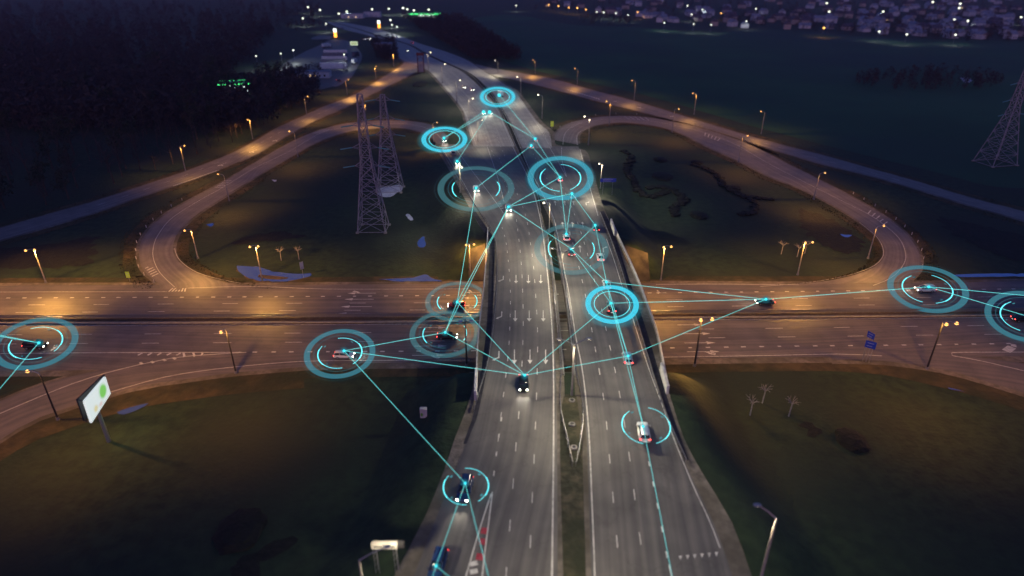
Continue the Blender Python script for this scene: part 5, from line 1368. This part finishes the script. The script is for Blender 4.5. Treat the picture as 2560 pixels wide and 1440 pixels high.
def building(px, w, d_, h, label, wall='wall_pale', roof='roof_grey', rz=0.0, gable=True, wins=3, group=None, lit=None, cat='building'):
    p = P(*px); root = empty('house' if gable else 'building', p, rz)
    bm = bmesh.new(); box(bm, -w/2, w/2, -d_/2, d_/2, -.2, h); obj('wall', bm, M[wall], root)
    bm = bmesh.new()
    if gable:
        o_ = .5; vs = [bm.verts.new(q) for q in ((-w/2-o_,-d_/2-o_,h-.15),(w/2+o_,-d_/2-o_,h-.15),(w/2+o_,d_/2+o_,h-.15),(-w/2-o_,d_/2+o_,h-.15),(-w/2-o_,0,h+d_*.38),(w/2+o_,0,h+d_*.38))]
        for f in ((0,1,5,4),(2,3,4,5),(0,4,3),(1,2,5),(3,2,1,0)): bm.faces.new([vs[i] for i in f])
        rf = obj('roof', bm, M[roof], root)
        bm = bmesh.new(); box(bm, w*.2, w*.2+.7, -.3,.4, h+d_*.2, h+d_*.38+.9); obj('chimney', bm, M['brick_red'], rf)
    else:
        box(bm, -w/2-.3, w/2+.3, -d_/2-.3, d_/2+.3, h+.002, h+.5); obj('roof', bm, M[roof], root)
    for i in range(wins):
        x = -w/2 + w*(i+1)/(wins+1); bm = bmesh.new(); box(bm, x-.6, x+.6, -d_/2-.05, -d_/2-.002, 1.0, min(h-.4,2.4)); obj('window', bm, M['warm_window'] if (lit and i in lit) else M['glass'], root)
    return tag(root, label, cat, group)
building((785,193), 24, 9, 4.0, 'long flat-roofed service building below the parked trucks', roof='roof_grey', gable=False, wins=6, lit=(0,2,3), rz=R(5))
building((960,122), 16, 9, 5, 'dark building with a pale roof edge between the truck park and the main road', wall='wall_tan', roof='roof_grey', gable=False, wins=3)
building((883,45), 34, 12, 6, 'long pale hall beyond the far end of the road', gable=False, wins=5, lit=(1,3)); building((932,42), 26, 12, 7, 'white hall next to the long pale hall', gable=False, wins=3)
def station(px, w, label, strip='green_neon', d_=14, rz=0.0, light=(.3,1,.45), e=9000):
    p = P(*px); root = empty('filling_station', p, rz)
    bm = bmesh.new(); box(bm, -w/2, w/2, -d_/2, d_/2, 5.0, 5.7); cn = obj('canopy', bm, M['roof_grey'], root)
    for nm, b_ in (('light_strip',(-w/2-.1,w/2+.1,-d_/2-.15,-d_/2-.02)),('light_strip',(-w/2-.1,w/2+.1,d_/2+.02,d_/2+.15))):
        bm = bmesh.new(); box(bm, b_[0], b_[1], b_[2], b_[3], 5.05, 5.8); obj(nm, bm, M[strip], cn)
    for sx in (-.35, 0, .35):
        bm = bmesh.new(); tube(bm, [(sx*w,0,-.1),(sx*w,0,5.0)], .3, 8); obj('column', bm, M['white_panel'], root)
        bm = bmesh.new(); box(bm, sx*w-.5, sx*w+.5, -3.2, -2.2, 0, 1.9); obj('fuel_pump', bm, M['white_light'], root)
    bm = bmesh.new(); box(bm, -w*.3, w*.3, d_/2+3, d_/2+10, -.1, 4.2); obj('shop', bm, M['wall_pale'], root)
    bm = bmesh.new(); box(bm, -w*.28, w*.28, d_/2+2.9, d_/2+2.99, .6, 3.2); obj('shop_window', bm, M['white_light'], root)
    spot('canopy_light', (.9,1,.85), e, root, (0,-d_*.2,4.8), 165, .5, rad=1.0)
    return tag(root, label, 'filling station')
station((592,228), 20, 'green-lit filling station half hidden by the dark wood', rz=R(14), e=7000)
station((1062,44), 46, 'large green-lit filling station beyond the far side of the main road', d_=18, rz=R(-4), e=40000)
# totem signs, lit panel
def totem(px, w, h, label, m='orange_sign'):
    p = P(*px); root = empty('totem_sign', p)
    bm = bmesh.new(); box(bm, -w/2, w/2, -.4, .4, 0, h*.6); obj('price_panel', bm, M[m], root)
    bm = bmesh.new(); box(bm, -w/2-.1, w/2+.1, -.45, .45, h*.6+.003, h); obj('lit_cap', bm, M['white_light'], root)
    tag(root, label, 'sign', 'orange totem signs of the filling stations')
totem((839,93), 3.0, 9, 'orange and yellow totem sign above the truck park')
totem((948,70), 3.2, 9, 'orange and white totem sign on the far side of the main road')
p = P(886,120); root = empty('advertising_board', p)
bm = bmesh.new(); box(bm, -3.6,3.6,-.2,.2,2.5,6.0); obj('lit_panel', bm, mat('lit_board', (.6,.65,.5), .4, emit=(.8,1,.6), es=.7), root)
for x in (-2.6, 2.6):
    bm = bmesh.new(); tube(bm, [(x,0,-.2),(x,0,2.5)], .15, 6); obj('leg', bm, M['dark'], root)
for x in (-2.2,-.4,1.4):
    bm = bmesh.new(); box(bm, x, x+1.0, -.235,-.205,3.2,5.3); obj('lettering_bar', bm, M['yellow_sign'], root)
tag(root, 'lit white advertising board between the truck park and the main road', 'billboard')

# yard lamps: a pole with a round lit head
hm = bmesh.new(); bmesh.ops.create_uvsphere(hm, u_segments=12, v_segments=8, radius=1.0); hm_me = bpy.data.meshes.new('lamp_globe'); hm.to_mesh(hm_me); hm.free(); hm_me.materials.append(M['lamp_cool']); 
hw = hm_me.copy(); hw.name = 'lamp_globe_warm'; hw.materials.clear(); hw.materials.append(M['lamp_warm'])
pm = bmesh.new(); tube(pm, [(0,0,-.1),(0,0,1)], .012, 6); pm_me = bpy.data.meshes.new('mast'); pm.to_mesh(pm_me); pm.free(); pm_me.materials.append(M['galv'])
def mast_lamp(px, label, grp, warm=False, h=9.0, rad=1.6, e=0):
    p = P(px[0], px[1], h); depth = p.y*CT + (HCAM-h)*ST
    root = empty('mast_lamp', (p.x, p.y, 0))
    o = bpy.data.objects.new('mast', pm_me); COL.objects.link(o); o.parent = root; o.scale = (h, h, h)
    o = bpy.data.objects.new('lamp_globe', hw if warm else hm_me); COL.objects.link(o); o.parent = root; o.location = (0,0,h); r = rad*depth/F_PX; o.scale = (r, r, r*.7)
    if e: spot('mast_light', AMB if warm else (.9,1,.9), e, root, (0,0,h-r-.1), 165, .6, rad=.5)
    tag(root, label, 'street lamp', grp)
GT, GP = 'lamps of the town on the horizon', 'cool lamps of the truck park and service area'
tl = [(1290,14,0),(1372,12,1),(1396,15,1),(1422,19,1),(1443,20,1),(1465,24,1),(1492,30,0),(1509,31,0),(1540,33,0),(1570,38,0),(1594,30,1),(1803,33,1),(1719,14,0),(1756,24,0),(1729,36,0),(1866,53,0),(1778,62,0),(1734,60,0),(1890,22,0),(1661,57,0),(2073,29,0),(2208,29,0),(2067,8,0),(2332,5,0),(2401,9,0),(2398,20,0),(2386,49,0),(2389,87,0),(2267,86,0),(2198,79,0),(2553,43,0),(2420,52,0),(2060,70,1)]
for i, (x, y, w_) in enumerate(tl):
    where = 'left end' if x < 1500 else 'middle' if x < 2000 else 'right end'
    mast_lamp((x, y), '%s lamp at the %s of the horizon town, %s' % ('amber' if w_ else 'pale', where, 'in the top row' if y < 26 else 'in the middle rows' if y < 50 else 'by the field edge'), GT, bool(w_), 9, 1.6 if x < 1990 else 2.3, 3000)
for x, y in ((770,18),(800,25),(757,46),(867,29),(930,23),(972,22),(1008,20),(1035,26),(1072,24),(815,59),(702,134),(733,125),(847,34),(1018,23),(976,50),(980,62),(992,67),(860,136),(640,140)):
    mast_lamp((x, y), 'small cool lamp %s' % ('above the dark wood' if x < 820 and y < 60 else 'beside the far filling station' if y < 70 else 'at the rim of the truck park'), GP, False, 9, 1.7 if y > 50 else 2.2, 3500 if y > 90 else 7000)

# ------------------------------------------------------------------ the town: one object per house
def field_line(x): return 20 + (x-1330)*.12 if x < 1700 else 64 + (x-1700)*.05
hp = []; t_ = 0; rnd = random.Random(11)
while len(hp) < 210 and t_ < 20000:
    t_ += 1
    x, y = rnd.uniform(1340, 2640), rnd.uniform(-4, 100)
    if y > field_line(x) - 3: continue
    if x < 1480 and y > 22: continue
    p = P(x, y)
    if rnd.random() > min(1.0, (y+15)/60): continue
    if all((p-q).length > 19 for q in hp): hp.append(p)
for i, p in enumerate(hp):
    px = pix(p); w_ = rnd.uniform(9, 17)
    pale = rnd.random() < .55
    wh = '%s of the horizon town, %s' % ('back rows' if px[1] < 20 else 'middle rows' if px[1] < 52 else 'front rows', 'left end' if px[0] < 1600 else 'left of centre' if px[0] < 1850 else 'centre' if px[0] < 2100 else 'right of centre' if px[0] < 2350 else 'right end')
    building((px[0], px[1]), w_, rnd.uniform(8,11), rnd.uniform(3.4,6.2), '%s house with a %s roof, %s' % ('pale' if pale else 'tan', 'grey' if pale else 'dark', wh), 'wall_pale' if pale else 'wall_tan', 'roof_grey' if pale else 'roof_dark', R(rnd.choice((0,90,20,110,-15,75))), True, 2, '%s houses %s' % ('pale' if pale else 'tan', wh), (0,) if rnd.random() < .15 else None, 'house')

# ------------------------------------------------------------------ thin blue evening air
bm = bmesh.new(); box(bm, -3800, 3900, -700, 6200, -1.6, 82)
hz = mat('evening_haze'); n = hz.node_tree.nodes; n.remove(n['Principled BSDF'])
pv = n.new('ShaderNodeVolumePrincipled'); pv.inputs['Color'].default_value = (.85,.72,1.0,1); pv.inputs['Density'].default_value = HAZE
hz.node_tree.links.new(pv.outputs[0], n['Material Output'].inputs['Volume'])
obj('haze', bm, hz, kind='stuff')

# ------------------------------------------------------------------ tussocks on the verges and fields
rnd = random.Random(5); verts = []; faces = []
def tuft(x, y, z, s_):
    for _ in range(4):
        a = rnd.uniform(0, 6.28); i0 = len(verts); dx, dy = math.cos(a)*s_*.5, math.sin(a)*s_*.5
        verts.extend(((x-dx, y-dy, z-.12), (x+dx, y+dy, z-.12), (x+rnd.gauss(0,.35)*s_, y+rnd.gauss(0,.35)*s_, z+s_*rnd.uniform(.35,.8)))); faces.append((i0, i0+1, i0+2))
def blocked(x, y): return False
for pr, sides, n_ in ((ll,1,1500),(rlp,1,1500),(lo,1,900),(ro,1,900)):
    g1, g2 = grow(pr, 1.6), grow(pr, 6.5)
    for _ in range(n_):
        i = rnd.randrange(len(pr)-1); t = rnd.random(); u = rnd.random()
        for k0 in (0, 2):
            pts = []
            for g_ in (g1, g2):
                q0 = P(g_[i][k0], g_[i][k0+1]); q1 = P(g_[i+1][k0], g_[i+1][k0+1]); pts.append(q0.lerp(q1, t))
            q = pts[0].lerp(pts[1], u); tuft(q.x, q.y, -.02, rnd.uniform(.12,.32))
for _ in range(0):
    px, py = rnd.uniform(-50, 2600), rnd.uniform(900, 1440); p = PT(px, py)
    if wl[0].x - 2 > p.x or True:
        inside = interp(wl, p.y)-3 < p.x < interp(wr, p.y)+3
        lowroad = p.y > 104 - max(0, -(p.x+45))*.25 if p.x < 0 else p.y > 105 - max(0, p.x-75)*.22
        if inside or lowroad: continue
        tuft(p.x, p.y, p.z-.02, rnd.uniform(.2,.6))
me = bpy.data.meshes.new('tussocks'); me.from_pydata(verts, [], faces); me.update()
obj('tussocks', me, M['verge'], kind='stuff')
